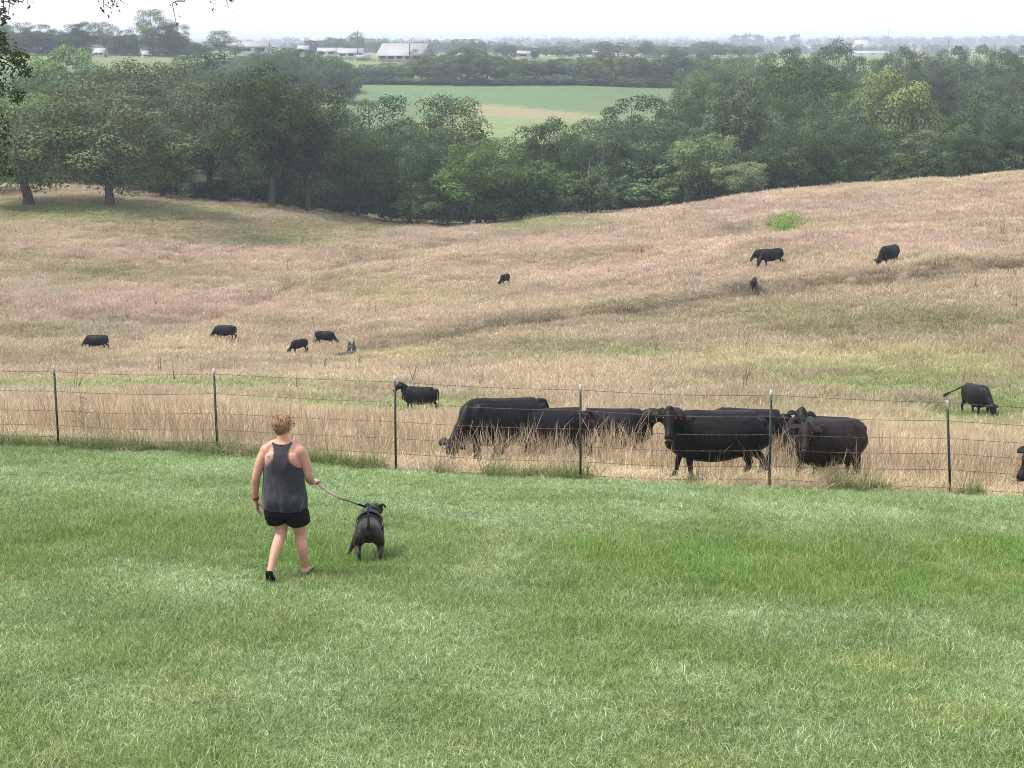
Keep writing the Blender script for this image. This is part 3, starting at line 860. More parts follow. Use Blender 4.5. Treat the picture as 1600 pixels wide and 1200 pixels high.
PROTO = {}
def proto(kind):
    """a handful of modelled trees per kind, unit-less: built at a real size, later scaled mildly"""
    if kind in PROTO: return PROTO[kind]
    spec = {
        'oak_dark': (11, 15, 14, 20000, .165, 'dark', .45), 'oak_mid': (12, 15, 14, 21000, .165, 'mid', .42), 'spread_mid': (13, 13, 16, 22000, .165, 'mid', .55),
        'tall_dark': (14, 19, 13, 20000, .17, 'dark', .40), 'tall_olive': (15, 18, 12, 12500, .20, 'olive', .38), 'pale_round': (16, 14, 13, 14000, .20, 'pale', .35),
        'thicket': (17, 10, 11, 11000, .19, 'mid', .2), 'bush_dark': (18, 6, 8, 7000, .18, 'dark', .12), 'bush_mid': (19, 6, 7, 7000, .18, 'mid', .12),
        'open_walnut': (20, 17, 15, 10500, .20, 'olive', .45), 'oak_dark2': (21, 16, 15, 20000, .165, 'dark', .45), 'mid2': (22, 14, 13, 19000, .165, 'blue', .35),
        'pale_tall': (23, 17, 10, 9000, .20, 'pale', .3),
        'hedge_a': (31, 12, 12, 4600, .42, 'mid', .3), 'hedge_b': (32, 13, 11, 4600, .42, 'dark', .3), 'hedge_c': (33, 11, 13, 4400, .42, 'olive', .3), 'hedge_d': (34, 12, 12, 4600, .42, 'blue', .3),
        'far_a': (41, 14, 14, 1100, .9, 'mid', .3), 'far_b': (42, 15, 12, 1000, .9, 'dark', .3), 'far_open': (43, 17, 13, 900, .75, 'mid', .4),
    }[kind]
    s, H, W, nl, sz, c, tr = spec
    shape = 'spread' if kind.startswith(('spread', 'oak_mid')) else ('tall' if kind.startswith('tall') else 'round')
    lowv = {'open_walnut': .25, 'spread_mid': .10, 'pale_tall': .3, 'thicket': .02, 'bush_dark': .0, 'bush_mid': .0, 'far_open': .3, 'tall_dark': .12}.get(kind, .08)
    dense = 1.0 if nl > 5000 else .7
    if kind.startswith('hedge'): lowv = .0
    t, cmesh = tree_meshes(s, H, W, nl, sz, c, tr, shape=shape, low=lowv, dense=dense, limbs=nl > 5000, bare=.28)
    PROTO[kind] = (t, cmesh, H, W)
    return PROTO[kind]

def tree(px, ytop, D, wpx, kind, label, name='tree', group=None, cat='tree', base_drop=0.0, zb=None):
    x = (px - 800) / 2300 * (D * 1.0)
    for _ in range(3):
        z = gz(x, D)
        d = D * CP - z * SP
        x = (px - 800) / 2300 * d
    if zb is not None: z = zb
    t, c, H0, W0 = proto(kind)
    ztop = pt(px, ytop, D)[2]
    Hh = ztop - z
    W = wpx / 2300 * d
    o = empty(name, (x, D, z), rz=random.uniform(0, 6.28), label=label, cat=cat, group=group)
    sc = (W / W0, W / W0, Hh / H0)
    for nm, me in (('trunk', t), ('crown', c)):
        q = link(nm, me, None, o)
        q.scale = sc
    return o

FRONT = [
 (45, 140, 151, 240, 'spread_mid', 'broad green tree with low spreading limbs at the far left pasture edge'),
 (172, 132, 150, 235, 'oak_mid', 'big spreading green tree with stout trunk, second from the left along the pasture edge'),
 (215, 92, 182, 200, 'open_walnut', 'tall open tree with bare dark limbs showing, rising behind the two left spreading trees'),
 (98, 64, 240, 135, 'pale_round', 'pale hazy rounded tree standing below the hilltop field at upper left'),
 (305, 82, 262, 180, 'hedge_b2', 'wide pale hazy tree under the grassy hilltop, left of the long white roof'),
 (330, 126, 172, 190, 'open_walnut', 'loose leafy tree with forked dark trunk between the left pair and the tallest dark tree'),
 (255, 190, 166, 150, 'oak_dark', 'low dark tree filling the gap right of the second spreading tree'),
 (425, 96, 164, 170, 'tall_dark', 'tallest dark green tree of the left woodland, pale trunk at the pasture edge'),
 (482, 118, 167, 150, 'oak_dark2', 'tall dark tree with drooping right side beside the bean field gap'),
 (590, 150, 196, 170, 'mid2', 'rounded green tree below the near corner of the bean field'),
 (560, 200, 172, 120, 'oak_dark', 'dark bushy tree directly right of the tall left woodland trees'),
 (705, 146, 196, 150, 'open_walnut', 'flat topped airy tree with visible limbs in front of the bean field'),
 (640, 190, 174, 150, 'oak_dark2', 'broad very dark tree at the lowest dip of the pasture edge'),
 (748, 212, 171, 170, 'oak_mid', 'rounded dark green tree right of the pasture dip, tan strip behind it'),
 (855, 182, 190, 120, 'oak_dark', 'upright dark tree with crooked trunk standing before the tan field strip'),
 (845, 250, 173, 90, 'bush_mid', 'small round bushy tree above the green hollow at the pasture edge'),
 (800, 275, 171, 80, 'bush_dark', 'dark low shrub left of the small round tree by the hollow'),
 (918, 268, 168, 90, 'bush_mid', 'low pale green shrub under the dead white snag'),
 (925, 186, 195, 100, 'mid2', 'light green tree behind the dead white snag'),
 (1012, 178, 180, 180, 'oak_dark2', 'large dense dark green tree at the middle of the right woodland'),
 (990, 148, 216, 150, 'mid2', 'wide dull green tree reaching over the right end of the bean field'),
 (1095, 205, 170, 130, 'pale_round', 'yellowish green tree on the pasture edge right of the large dense tree'),
 (1155, 250, 166, 90, 'pale_round', 'small pale yellow green tree bulging out over the ridge edge'),
 (1150, 116, 204, 110, 'pale_tall', 'tall pale yellow green tree with thin grey bare limbs below'),
 (1078, 132, 228, 140, 'oak_mid', 'dull green tree between the bean field end and the tall pale tree'),
 (1242, 186, 172, 140, 'oak_mid', 'green tree with drooping layered foliage over the right ridge'),
 (1245, 92, 244, 190, 'oak_dark', 'big dark rounded tree left of the pale round crown, on the skyline'),
 (1308, 205, 176, 120, 'oak_dark', 'dark green tree tucked between two layered trees on the right ridge'),
 (1292, 150, 200, 130, 'mid2', 'shaded tree mass under the big dark rounded tree'),
 (1392, 100, 206, 135, 'pale_round', 'large pale yellow green round crown standing above the right wood'),
 (1372, 188, 182, 130, 'oak_dark2', 'dark tree below the large pale round crown'),
 (1455, 192, 178, 135, 'oak_mid', 'layered green tree above the right ridge, bright tips on its crown'),
 (1545, 142, 192, 135, 'mid2', 'green tree with rounded top beside the far right field glimpse'),
 (1500, 205, 174, 110, 'oak_dark', 'dark leafy tree at the right ridge, below the field glimpse'),
 (1596, 182, 176, 120, 'oak_dark2', 'dark tree cut by the right edge of the picture, on the ridge'),
 (-70, 120, 165, 200, 'oak_dark', 'dark tree beyond the left edge, behind the broad spreading tree'),
 (30, 150, 190, 150, 'oak_mid', 'green tree behind the broad spreading tree at far left'),
 (1680, 150, 190, 160, 'oak_mid', 'green tree just beyond the right edge of the picture, along the ridge'),
 (1760, 190, 180, 150, 'oak_dark', 'dark tree outside the right edge of the picture, along the ridge'),
 (-190, 140, 160, 200, 'oak_mid', 'green tree well outside the left edge of the picture'),
]
for px, yt, D, wpx, kind, lab in FRONT:
    if kind == 'hedge_b2': kind = 'mid2'
    tree(px, yt, D, wpx, kind, lab, name={'bush_mid': 'shrub', 'bush_dark': 'shrub'}.get(kind, 'tree'), cat='shrub' if kind.startswith('bush') else 'tree')
LM = [(-190, 'the tree outside the left edge'), (45, 'the broad leftmost spreading tree'), (172, 'the second spreading tree'), (255, 'the low dark tree beside the spreading pair'), (330, 'the loose tree with a forked trunk'), (425, 'the tallest dark tree with a pale trunk'),
      (482, 'the drooping dark tree by the bean field gap'), (560, 'the dark bushy tree right of the tall pair'), (640, 'the very dark tree at the pasture dip'), (705, 'the airy flat topped tree'), (748, 'the rounded tree right of the dip'), (800, 'the dark low shrub by the hollow'),
      (845, 'the small round tree by the hollow'), (921, 'the dead snag'), (1012, 'the large dense dark tree mid right'), (1095, 'the yellowish tree on the ridge edge'), (1155, 'the tall pale tree with bare limbs'), (1242, 'the big dark rounded skyline tree'), (1308, 'the dark tree between two layered ones'),
      (1392, 'the large pale round crown'), (1455, 'the layered tree with bright tips'), (1500, 'the dark leafy tree under the field glimpse'), (1545, 'the rounded tree by the far right field'), (1610, 'the tree cut by the right edge'), (1700, 'the tree beyond the right edge')]
_used = set()
FAR_LM = [(-60, 'the picture edge at upper left'), (158, 'the small hazy house'), (226, 'the tiny white outbuilding'), (262, 'the tallest hilltop tree'), (310, 'the low bush by the grove'), (345, 'the lone hazy tree'), (388, 'the long white roof'), (430, "the long roof's right end"), (474, 'the little white roof'),
          (518, 'the low pale shed'), (559, 'the tall utility pole'), (597, "the big barn's left end"), (634, 'the big barn'), (668, 'the light tree covering the barn end'), (730, 'the darkest hedgerow tree'), (775, 'the gap beyond the darkest hedgerow tree'), (818, 'the small white roofed shed'),
          (836, 'the tiny white shed'), (890, 'the middle of the bean field'), (942, 'the half hidden white shed'), (1000, "the bean field's right part"), (1060, "the bean field's right corner"), (1150, 'the three horizon trees')]
def near_label(head, px, LM=LM):
    d, ph = min((abs(px - a), b) for a, b in LM)
    a = [q for q, b in LM if b == ph][0]
    for side in (['below'] if abs(px - a) < 9 else []) + (['just left of', 'left of', 'farther left of'] if px < a else ['just right of', 'right of', 'farther right of']):
        l = '%s %s %s' % (head, side, ph)
        if l not in _used:
            _used.add(l); return l
    return l
# dark undergrowth along the wood's foot, and fill trees in the depth of the wood
for i, px in enumerate(range(230, 1660, 42)):
    D = 172 + random.uniform(-2, 6)
    if 780 < px < 960: D = 182
    bz = pt(px, np.interp(px, [230, 420, 560, 650, 750, 900, 1000, 1200, 1600], [318, 325, 342, 350, 352, 338, 333, 305, 275]), D)[2]
    tree(px + random.uniform(-10, 10), np.interp(px, [230, 420, 560, 650, 750, 900, 1000, 1200, 1600], [318, 325, 342, 350, 352, 338, 333, 305, 275]) - random.uniform(38, 66), D, random.uniform(70, 105),
         random.choice(['bush_dark', 'bush_dark', 'bush_mid', 'thicket']), near_label('low undergrowth bush', px), name='undergrowth_bush', group='bushes along the foot of the woodland', cat='bush')
for i, (px, yt, D) in enumerate([(270, 150, 205), (380, 150, 200), (460, 150, 215), (520, 190, 200), (600, 200, 205), (680, 190, 215), (760, 215, 205), (820, 225, 205), (900, 215, 215), (960, 200, 208), (1050, 185, 210), (1110, 180, 225), (1180, 160, 218), (1220, 140, 225), (1330, 130, 235), (1350, 165, 215), (1430, 165, 215), (1480, 175, 208), (1570, 165, 212), (1620, 170, 215), (120, 110, 205), (60, 110, 215), (320, 105, 235), (170, 100, 225), (400, 105, 240)]):
    tree(px, yt, D, random.uniform(110, 150), random.choice(['oak_dark', 'oak_dark2', 'mid2', 'oak_mid']), near_label('half hidden crown', px), name='woodland_tree', group='trees deep in the woodland')
# right wood behind, rising to the horizon
for i, (px, yt, D, wpx, k) in enumerate([(1215, 76, 330, 90, 'mid2'), (1258, 72, 350, 80, 'oak_mid'), (1300, 60, 340, 90, 'oak_dark'), (1342, 88, 330, 80, 'mid2'), (1375, 84, 350, 70, 'oak_dark'), (1412, 70, 345, 75, 'oak_dark'), (1445, 80, 360, 80, 'pale_round'),
        (1482, 72, 350, 80, 'mid2'), (1522, 70, 365, 85, 'mid2'), (1562, 74, 350, 80, 'oak_dark'), (1602, 66, 370, 80, 'mid2'), (1645, 70, 370, 80, 'oak_mid'), (1180, 84, 360, 80, 'mid2'), (1140, 90, 370, 80, 'oak_mid'), (1105, 92, 400, 70, 'mid2')]):
    tree(px, yt, D, wpx, k, near_label('bluish back row tree', px), name='back_row_tree', group='back row of the right wood')
for px in range(1090, 1660, 38):
    tree(px, random.uniform(104, 122), 300 + random.uniform(-12, 12), 90, random.choice(['oak_dark', 'mid2', 'oak_mid']), near_label('green middle row tree', px), name='middle_row_tree', group='middle rows of the right wood')
# hedgerow behind the bean field
px = 415
while px < 1180:
    k = random.choice(['mid2', 'oak_mid', 'oak_dark', 'thicket', 'oak_dark2'])
    tree(px, np.interp(px, [400, 560, 600, 700, 730, 800, 1000, 1180], [82, 100, 96, 88, 74, 88, 84, 82]) + random.uniform(-6, 7), 488 + random.uniform(0, 14), random.uniform(40, 66), k,
         near_label('hazy hedgerow tree', px, FAR_LM), name='hedgerow_tree', group='hedgerow behind the bean field')
    px += random.uniform(15, 24)
tree(730, 72, 486, 62, 'oak_dark', 'darkest and tallest hedgerow tree behind the bean field, right of the white roofed barn', name='hedgerow_tree')
tree(668, 76, 492, 66, 'oak_mid', 'light green hedgerow tree covering the right end of the white roofed barn', name='hedgerow_tree')
px = 425
while px < 1180:
    tree(px, random.uniform(114, 124), 486, random.uniform(34, 50), random.choice(['thicket', 'bush_mid', 'bush_dark']), near_label('low hazy hedgerow bush', px, FAR_LM), name='hedgerow_bush', group='bushes under the far hedgerow', cat='bush')
    px += random.uniform(20, 28)
px = 290
while px < 560:
    tree(px, np.interp(px, [290, 400, 440, 500, 560], [100, 86, 72, 84, 98]) + random.uniform(-5, 6), 420 + random.uniform(0, 60), random.uniform(55, 90), random.choice(['mid2', 'oak_mid', 'thicket', 'oak_dark']),
         near_label('hazy slope tree', px, FAR_LM), name='slope_tree', group='trees below the long white roofs')
    px += random.uniform(15, 22)
px = 790
while px < 1180:   # second, fainter row behind the hedgerow
    tree(px, random.uniform(64, 74), 800 + random.uniform(-60, 120), random.uniform(30, 52), random.choice(['mid2', 'oak_mid', 'thicket', 'oak_dark']),
         near_label('faint second row tree', px, FAR_LM), name='distant_tree', group='second row behind the hedgerow')
    px += random.uniform(16, 24)
# hilltop trees at upper left
for px, yt, wpx, k, lab in [(-15, 28, 70, 'mid2', 'hazy tree at the left edge of the hilltop skyline'), (22, 34, 70, 'oak_mid', 'hazy hilltop tree second from the left edge'), (62, 38, 60, 'mid2', 'low hazy hilltop tree left of the rounded dark one'),
        (95, 44, 50, 'oak_mid', 'small hazy hilltop tree just left of the rounded dark one'), (130, 33, 62, 'oak_dark', 'rounded dark hilltop tree above the small house'), (165, 33, 44, 'far_open2', 'airy hilltop tree right of the rounded dark one'),
        (198, 46, 40, 'mid2', 'low pointed hilltop tree left of the tallest one'), (240, 13, 66, 'open_walnut', 'tallest airy tree on the hilltop skyline with sky showing through'), (272, 34, 54, 'oak_dark', 'dense dark round tree right of the tallest hilltop tree'),
        (215, 52, 50, 'oak_mid', 'low hazy tree at the foot of the tallest hilltop tree'), (345, 47, 50, 'open_walnut', 'lone round hazy tree beside the long white roof on the skyline'), (310, 66, 40, 'oak_mid', 'low hazy bush between the hilltop grove and the lone tree')]:
    if k == 'far_open2': k = 'open_walnut'
    tree(px, yt, 560, wpx, k, lab, name='hilltop_tree')
for i, (px, yt, w_) in enumerate([(-20, 52, 60), (10, 55, 55), (40, 56, 50), (75, 58, 50), (110, 58, 45), (122, 55, 50), (180, 62, 40), (200, 60, 36), (250, 58, 44), (278, 60, 44), (262, 66, 40), (292, 72, 34), (322, 76, 30), (368, 74, 26)]):
    tree(px, yt - 6, 590, w_ * 1.35, ['mid2', 'oak_mid', 'thicket', 'oak_dark'][i % 4], near_label('lower hazy grove tree', px, FAR_LM), name='hilltop_tree', group='lower trees of the hilltop grove')
for i, px in enumerate(range(-10, 300, 17)):
    if 140 < px < 172 or 218 < px < 236: continue
    tree(px + random.uniform(-4, 4), random.uniform(72, 79), 568, random.uniform(26, 38), ['thicket', 'bush_mid', 'bush_dark'][i % 3], near_label('low hazy grove bush', px, [(12, 'the left picture edge'), (60, 'the low hilltop tree near the left edge'), (100, 'the small hilltop tree by the rounded dark one')] + FAR_LM[1:]), name='hilltop_bush', group='bushes under the hilltop grove', cat='bush')
# far tree line around the farm, D 1000-1600
px = 470
while px < 800:
    tree(px, np.interp(px, [380, 480, 560, 620, 700, 800], [74, 66, 58, 62, 62, 64]) + random.uniform(-4, 4), 1050 + random.uniform(-80, 250), random.uniform(22, 36), random.choice(['hedge_a', 'thicket', 'mid2', 'oak_mid']),
         near_label('pale blue farther tree', px, FAR_LM), name='distant_tree', group='trees behind the farm')
    px += random.uniform(11, 18)
tree(556, 50, 1100, 26, 'open_walnut', 'thin airy tree rising beside the tall utility pole behind the farm', name='distant_tree')
for px, yt, w_ in ((1148, 51, 17), (1165, 49, 15), (1184, 51, 18), (1217, 54, 17), (1241, 50, 15)):
    tree(px, yt, 2600, w_ * 1.15, 'hedge_b', 'pale blue silhouetted tree %s on the far right horizon' % {1148: 'leftmost of the group of three', 1165: 'middle of the group of three', 1184: 'rightmost of the group of three', 1217: 'left of the separate pair', 1241: 'right of the separate pair'}[px], name='horizon_tree')
# far-off woods that read as one blue mass: leafy puffs in long bands
def far_wood(name, D, x0, x1, ys, n, seed, label, h0=10, h1=17):
    r = np.random.default_rng(seed)
    px = r.uniform(x0, x1, n)
    Ds = D * r.uniform(.93, 1.1, n)
    x = (px - 800) / 2300 * Ds
    z = base_z(x, Ds)
    top = np.array([pt(800, y, d)[2] for y, d in zip(np.interp(px, ys[0], ys[1]) + r.normal(0, 1.3, n), Ds)])
    h = np.clip(top - z, h0 * .5, None)
    cen = []; rad = []
    for i in range(n):
        w_ = r.uniform(6, 11) * D / 3000 + 3
        for k in range(3):
            f = (k + .6) / 3
            cen.append((x[i] + r.normal(0, w_ * .3), Ds[i], z[i] + h[i] * f * .9)); rad.append(min(w_, h[i] * .5) * (1.15 - .35 * f))
    me = leaf_cloud(name, cen, rad, np.full(len(cen), 26), 2.0 * D / 3000 + .8, LEAFCOL['mid'], seed, flatten=.9)
    me.materials.append(M_LEAF)
    tag(link(name, me), label=label, cat='woodland', kind='stuff')
far_wood('distant_wood', 1700, -100, 1700, ([0, 300, 700, 900, 1100, 1300, 1700], [76, 72, 70, 68, 70, 73, 74]), 330, 501, 'pale blue band of woodland beyond the farm country')
far_wood('horizon_wood', 3000, -150, 1750, ([0, 380, 450, 700, 760, 900, 1150, 1250, 1350, 1380, 1500, 1700], [66, 68, 62, 64, 63, 63, 66, 64, 60, 62, 61, 58]), 420, 502, 'faint light blue woods along the skyline')
far_wood('horizon_ridge_wood', 5200, -200, 1800, ([0, 400, 740, 800, 1000, 1200, 1500, 1700], [64, 63, 62, 60, 61, 62, 60, 58]), 420, 503, 'faintest blue ridge of trees on the horizon')

# dead snag in front of the wood
def snag():
    x, y = pt(921, 300, 167)[:2]
    z = gz(x, y)
    o = empty('dead_tree', (x, y, z), label='dead bare whitish snag with crooked limbs among the green shrubs', cat='tree')
    mb = MB().tube([(0, 0, -.2, .12), (.1, 0, 3, .09), (-.1, 0, 5.0, .05), (.05, 0, 6.4, .015)], seg=7)
    mb.tube([(0, 0, 3.2, .08), (-.9, -.2, 4.4, .035), (-1.1, -.2, 5.0, .01)], seg=5).tube([(0, 0, 3.0, .08), (1.2, -.4, 3.9, .04), (1.9, -.5, 5.0, .012)], seg=5)
    mb.tube([(.8, -.4, 1.0, .08), (1.8, -1, 2.4, .055), (2.9, -1, 3.2, .02)], seg=5)
    mb.obj('trunk', M_DEAD, o)
snag()

# tree whose boughs hang into the top left of the view; its trunk stands outside the frame
def overhang():
    tx, ty = -14.5, 26.3
    tz = gz(tx, ty)
    o = empty('overhanging_tree', (tx, ty, tz), label='near tree at the left edge whose dark leafy boughs and twigs hang into the view', cat='tree')
    mb = MB().tube([(0, 0, -.4, .5), (.1, 0, .5, .36), (.4, 0, 3, .30), (.8, 0, 6, .24), (1.0, 0, 9, .14), (1.2, 0, 12, .04)], seg=10)
    cen = []; rad = []; cnt = []
    r = np.random.default_rng(77)
    T = np.array((tx, ty, tz))
    # inner crown, outside the frame
    for i in range(60):
        a = r.uniform(0, 6.28); q = r.uniform(1, 3.6)
        c = (1 + math.cos(a) * q, math.sin(a) * q, r.uniform(5, 12))
        cen.append(c); rad.append(r.uniform(.7, 1.1)); cnt.append(150)
    def spray(px, py, rr, n, D=25.5, start=None):
        p = np.array(pt(px, py, D)) - T
        s = np.array(start if start is not None else (.9, 0, min(max(p[2] + 1.2, 5), 11)))
        m = (s + p) / 2 + np.array((0, 0, .5))
        mb.tube([(*s, .06), (*m, .035), (*p, .008)], seg=5, sub=3)
        for f in np.linspace(.45, 1, 5):
            q = (1 - f) ** 2 * s + 2 * f * (1 - f) * m + f * f * p
            cen.append(q + r.normal(0, rr * .3, 3)); rad.append(rr * (.45 + .5 * (1 - f) ** .5)); cnt.append(n)
        cen.append(p); rad.append(rr * .5); cnt.append(n)
    for px, py, rr, n in [(30, 90, .30, 60), (50, 112, .20, 34), (-5, 70, .4, 70), (5, 130, .45, 80), (25, 150, .28, 45), (-15, 180, .5, 90), (5, 215, .38, 60), (-10, 250, .4, 60), (10, 270, .22, 22), (0, 60, .3, 50), (20, 105, .35, 60), (-10, 110, .5, 90), (8, 30, .16, 18), (2, 20, .2, 20)]:
        spray(px, py, rr, n, 25.5 + r.uniform(-.6, .6))
    def twig(px, py, px2, py2, n, D=25.0):
        p = np.array(pt(px, py, D)) - T; p2 = np.array(pt(px2, py2, D)) - T
        s = (1.0, 0, 10.5)
        mb.tube([(*s, .07), (p[0] * .55, p[1] * .5, 10.8, .05), (*p, .018), (*((p + p2) / 2), .008), (*p2, .004)], seg=4, sub=4)
        for f in np.linspace(0, 1, 7):
            cen.append(p * (1 - f) + p2 * f + r.normal(0, .03, 3)); rad.append(.10); cnt.append(n)
    for a in [(160, -30, 163, 22, 3), (150, -30, 195, 6, 3), (172, -40, 176, 12, 4), (262, -30, 276, 40, 1), (266, -35, 272, 2, 2), (338, -30, 334, 6, 2), (346, -30, 357, 12, 2), (35, -30, 44, 8, 2), (20, -25, 12, 28, 4), (5, -20, 6, 25, 4)]:
        twig(*a)
    mb.obj('trunk', M_BARK, o)
    me = leaf_cloud('crown', cen, rad, cnt, .035, (.045, .068, .022), 78, flatten=1, upbias=-.1, colvar=.1)
    link('crown', me, M_LEAF, o)
overhang()
# ------------------------------------------------------------------ coats, skin, cloth
M_COAT = simple('black_coat', (.0065, .0062, .0072), rough=.52, spec=.16, var=.4, scale=5, bump=.3, sheen=.0)
M_COATB = simple('brown_black_coat', (.0145, .0100, .0088), rough=.6, spec=.16, var=.45, scale=4, bump=.3, sheen=.0)
M_HOOF = simple('hoof', (.03, .026, .022), rough=.6, spec=.3)
M_NOSE = simple('wet_nose', (.045, .045, .05), rough=.28, spec=.6, var=.3, scale=20)
M_EYE = simple('eye', (.006, .005, .005), rough=.08, spec=.8, var=0)
M_TAIL = simple('tail_hair', (.02, .016, .015), rough=.8, spec=.15, var=.4, scale=9)
M_RED = simple('red_tag', (.75, .035, .05), rough=.4, var=.05)
M_GREEN = simple('green_tag', (.06, .50, .28), rough=.4, var=.05)
M_WHITE = simple('white_tag', (.8, .8, .78), rough=.4, var=.05)

def rotz(v, a):
    c, s = math.cos(a), math.sin(a)
    return np.array((v[0] * c - v[1] * s, v[0] * s + v[1] * c, v[2]))

def foot_D(px, py, D0):
    """forward distance at which the land is seen at pixel row py"""
    ds = np.linspace(D0 * .86, D0 * 1.14, 57)
    xs = np.array([pt(px, py, d)[0] for d in ds])
    q = proj(xs, ds, ground(xs, ds)[0])[1]
    return float(ds[int(np.argmin(np.abs(q - py)))])

def cow(px, py, D, heading, top, label, head='graze', yaw=0.0, tag_=None, tag_side=1, calf=False, name='cow', cat='cow', group=None, voxel=.028, coat=None,
        legs=(0.06, -0.10, .10, -.12), tail='down', udder=False, hump=False, neck_yaw=None, tail_swish=0.0):
    """a standing beef cow: +x forward, feet on z=0, withers 1.30 m before scaling"""
    D = foot_D(px, py, D)
    x, y, z = pt(px, py, D)
    z = gz(x, y)
    size = (pt(px, top, D)[2] - z) / 1.285
    coat = coat or M_COAT
    o = empty(name, (x, y, z), rz=R(heading), label=label, cat=cat, group=group)
    o.scale = (size * .95, size, size)
    hx, hy_ = math.cos(R(heading)), math.sin(R(heading))
    slope = (gz(x + hx * .6, y + hy_ * .6) - gz(x - hx * .6, y - hy_ * .6)) / 1.2
    o.rotation_euler = (0, -math.atan(slope) * (.85 if D < 60 else .1), R(heading))
    k = .86 if calf else 1.0      # calves are lighter in the trunk
    mb = MB()
    B = [(-.88, 1.06, .07, .10), (-.84, 1.02, .17, .20), (-.74, .96, .26, .325), (-.55, .93, .30, .37), (-.30, .88, .34, .41), (0, .84, .37, .44), (.25, .84, .35, .44), (.48, .86, .30, .425), (.66, .88, .235, .38), (.78, .90, .16, .29), (.86, .90, .08, .18)]
    S = []
    for (bx, bz, a, b) in B:
        bb = b * (k if calf else 1)
        S.append((bx * (.92 if calf else 1), 0, bz + (b - bb) * .9, a * (.74 if calf else 1), bb))
    mb.tube(S, seg=20, sub=4)
    f = .92 if calf else 1.0
    # hook bones, shoulder, top line
    for s in (-1, 1):
        mb.tube([(-.60 * f, s * .10 * k, 1.17, .07, .08), (-.44 * f, s * .195 * k, 1.14, .060, .075), (-.22 * f, s * .19 * k, 1.08, .05, .06)], seg=10)
        mb.ball((-.76 * f, s * .11 * k, 1.10), (.09, .07, .10))
        mb.ball((.50 * f, s * .165 * k, .93), (.17, .085, .30))
        mb.ball((-.58 * f, s * .165 * k, .88), (.23, .125 * k, .27))
    mb.tube([(.20 * f, 0, 1.17, .14, .09), (.40 * f, 0, 1.185, .11, .105), (.56 * f, 0, 1.16, .09, .09)], seg=12)
    mb.ball((.70 * f, 0, .72), (.13, .10, .13))        # brisket
    mb.tube([(.62 * f, 0, .60, .06, .05), (.84 * f, 0, .66, .035, .07), (.86 * f, 0, .85, .04, .08)], seg=10)   # dewlap
    if udder:
        mb.ball((-.38, 0, .56), (.20, .15, .12))
        for s in (-1, 1):
            for q in (-.46, -.31): mb.tube([(q, s * .07, .50, .025), (q, s * .075, .42, .014)], seg=6)
    # legs
    fl = [(+.50 * f, +1, legs[0]), (+.50 * f, -1, legs[1])]
    for lx, s, sw in fl:
        w_ = .15 * (.8 if calf else 1)
        mb.tube([(lx, s * w_, .86, .11 * k, .14 * k), (lx + sw * .3, s * w_, .62, .082 * k, .105 * k), (lx + sw * .7 + .02, s * w_, .42, .055, .062), (lx + sw * .85 + .01, s * w_, .34, .047, .052), (lx + sw * 1.0, s * w_, .22, .037, .042), (lx + sw * 1.15, s * w_, .12, .047, .052), (lx + sw * 1.2 + .02, s * w_, .07, .048, .055)], up=(1, 0, 0), seg=12, sub=3)
    rl = [(-.60 * f, +1, legs[2]), (-.60 * f, -1, legs[3])]
    for lx, s, sw in rl:
        w_ = .165 * (.78 if calf else 1)
        mb.tube([(lx, s * w_, .95, .13 * k, .24 * k), (lx + .04 + sw * .2, s * w_ * 1.04, .72, .105 * k, .19 * k), (lx - .03 + sw * .6, s * w_, .55, .065, .10 * k), (lx - .13 + sw * .9, s * w_, .43, .048, .062), (lx - .12 + sw, s * w_, .33, .042, .050), (lx - .09 + sw * 1.05, s * w_, .20, .039, .044), (lx - .07 + sw * 1.1, s * w_, .12, .048, .052), (lx - .05 + sw * 1.12, s * w_, .07, .050, .057)], up=(1, 0, 0), seg=12, sub=3)
    # neck and head
    yw = R(yaw)
    ny = R(neck_yaw) if neck_yaw is not None else yw * .45
    if head == 'graze':
        poll = np.array((.60 * f, 0, .98)) + rotz((.50, 0, -.46), ny); hd = rotz((.38, 0, -.92), yw)
    elif head == 'low':
        poll = np.array((.60 * f, 0, .98)) + rotz((.56, 0, -.18), ny); hd = rotz((.55, 0, -.83), yw)
    elif head == 'mid':
        poll = np.array((.58 * f, 0, 1.02)) + rotz((.46, 0, .27), ny); hd = rotz((.66, 0, -.75), yw)
    elif head == 'level':
        poll = np.array((.60 * f, 0, 1.0)) + rotz((.50, 0, .18), ny); hd = rotz((.72, 0, -.69), yw)
    else:
        poll = np.array((.58 * f, 0, 1.02)) + rotz((.42, 0, .34), ny); hd = rotz((.66, 0, -.75), yw)
    hd = hd / np.linalg.norm(hd)
    hs = 1.08 if calf else 1.0
    side = np.cross(hd, (0, 0, 1)); side /= np.linalg.norm(side)      # points to the animal's right
    upv = np.cross(side, hd)
    nb = np.array((.48 * f, 0, 1.0)); n1 = np.array((.62 * f, 0, .98)) * .5 + nb * .5
    nm = np.array((.60 * f, 0, .98)) * .5 + poll * .5 + np.array((0, 0, .02))
    pb = poll + hd * .02 - upv * .02
    kk = .78 if calf else 1
    mb.tube([(*nb, .19 * kk, .30 * kk), (*(np.array((.66 * f, 0, .96))), .165 * kk, .265 * kk), (*nm, .13 * kk, .20 * kk), (*(nm * .35 + pb * .65), .112 * kk, .16 * kk), (*pb, .10, .13)], seg=16, sub=3)
    HS = [(-.09, .085, .085, -.01), (-.02, .115, .12, 0), (.08, .122, .135, -.01), (.18, .105, .125, -.02), (.28, .078, .10, -.02), (.37, .070, .082, -.015), (.44, .080, .078, -.012), (.485, .072, .062, -.014), (.505, .045, .035, -.014)]
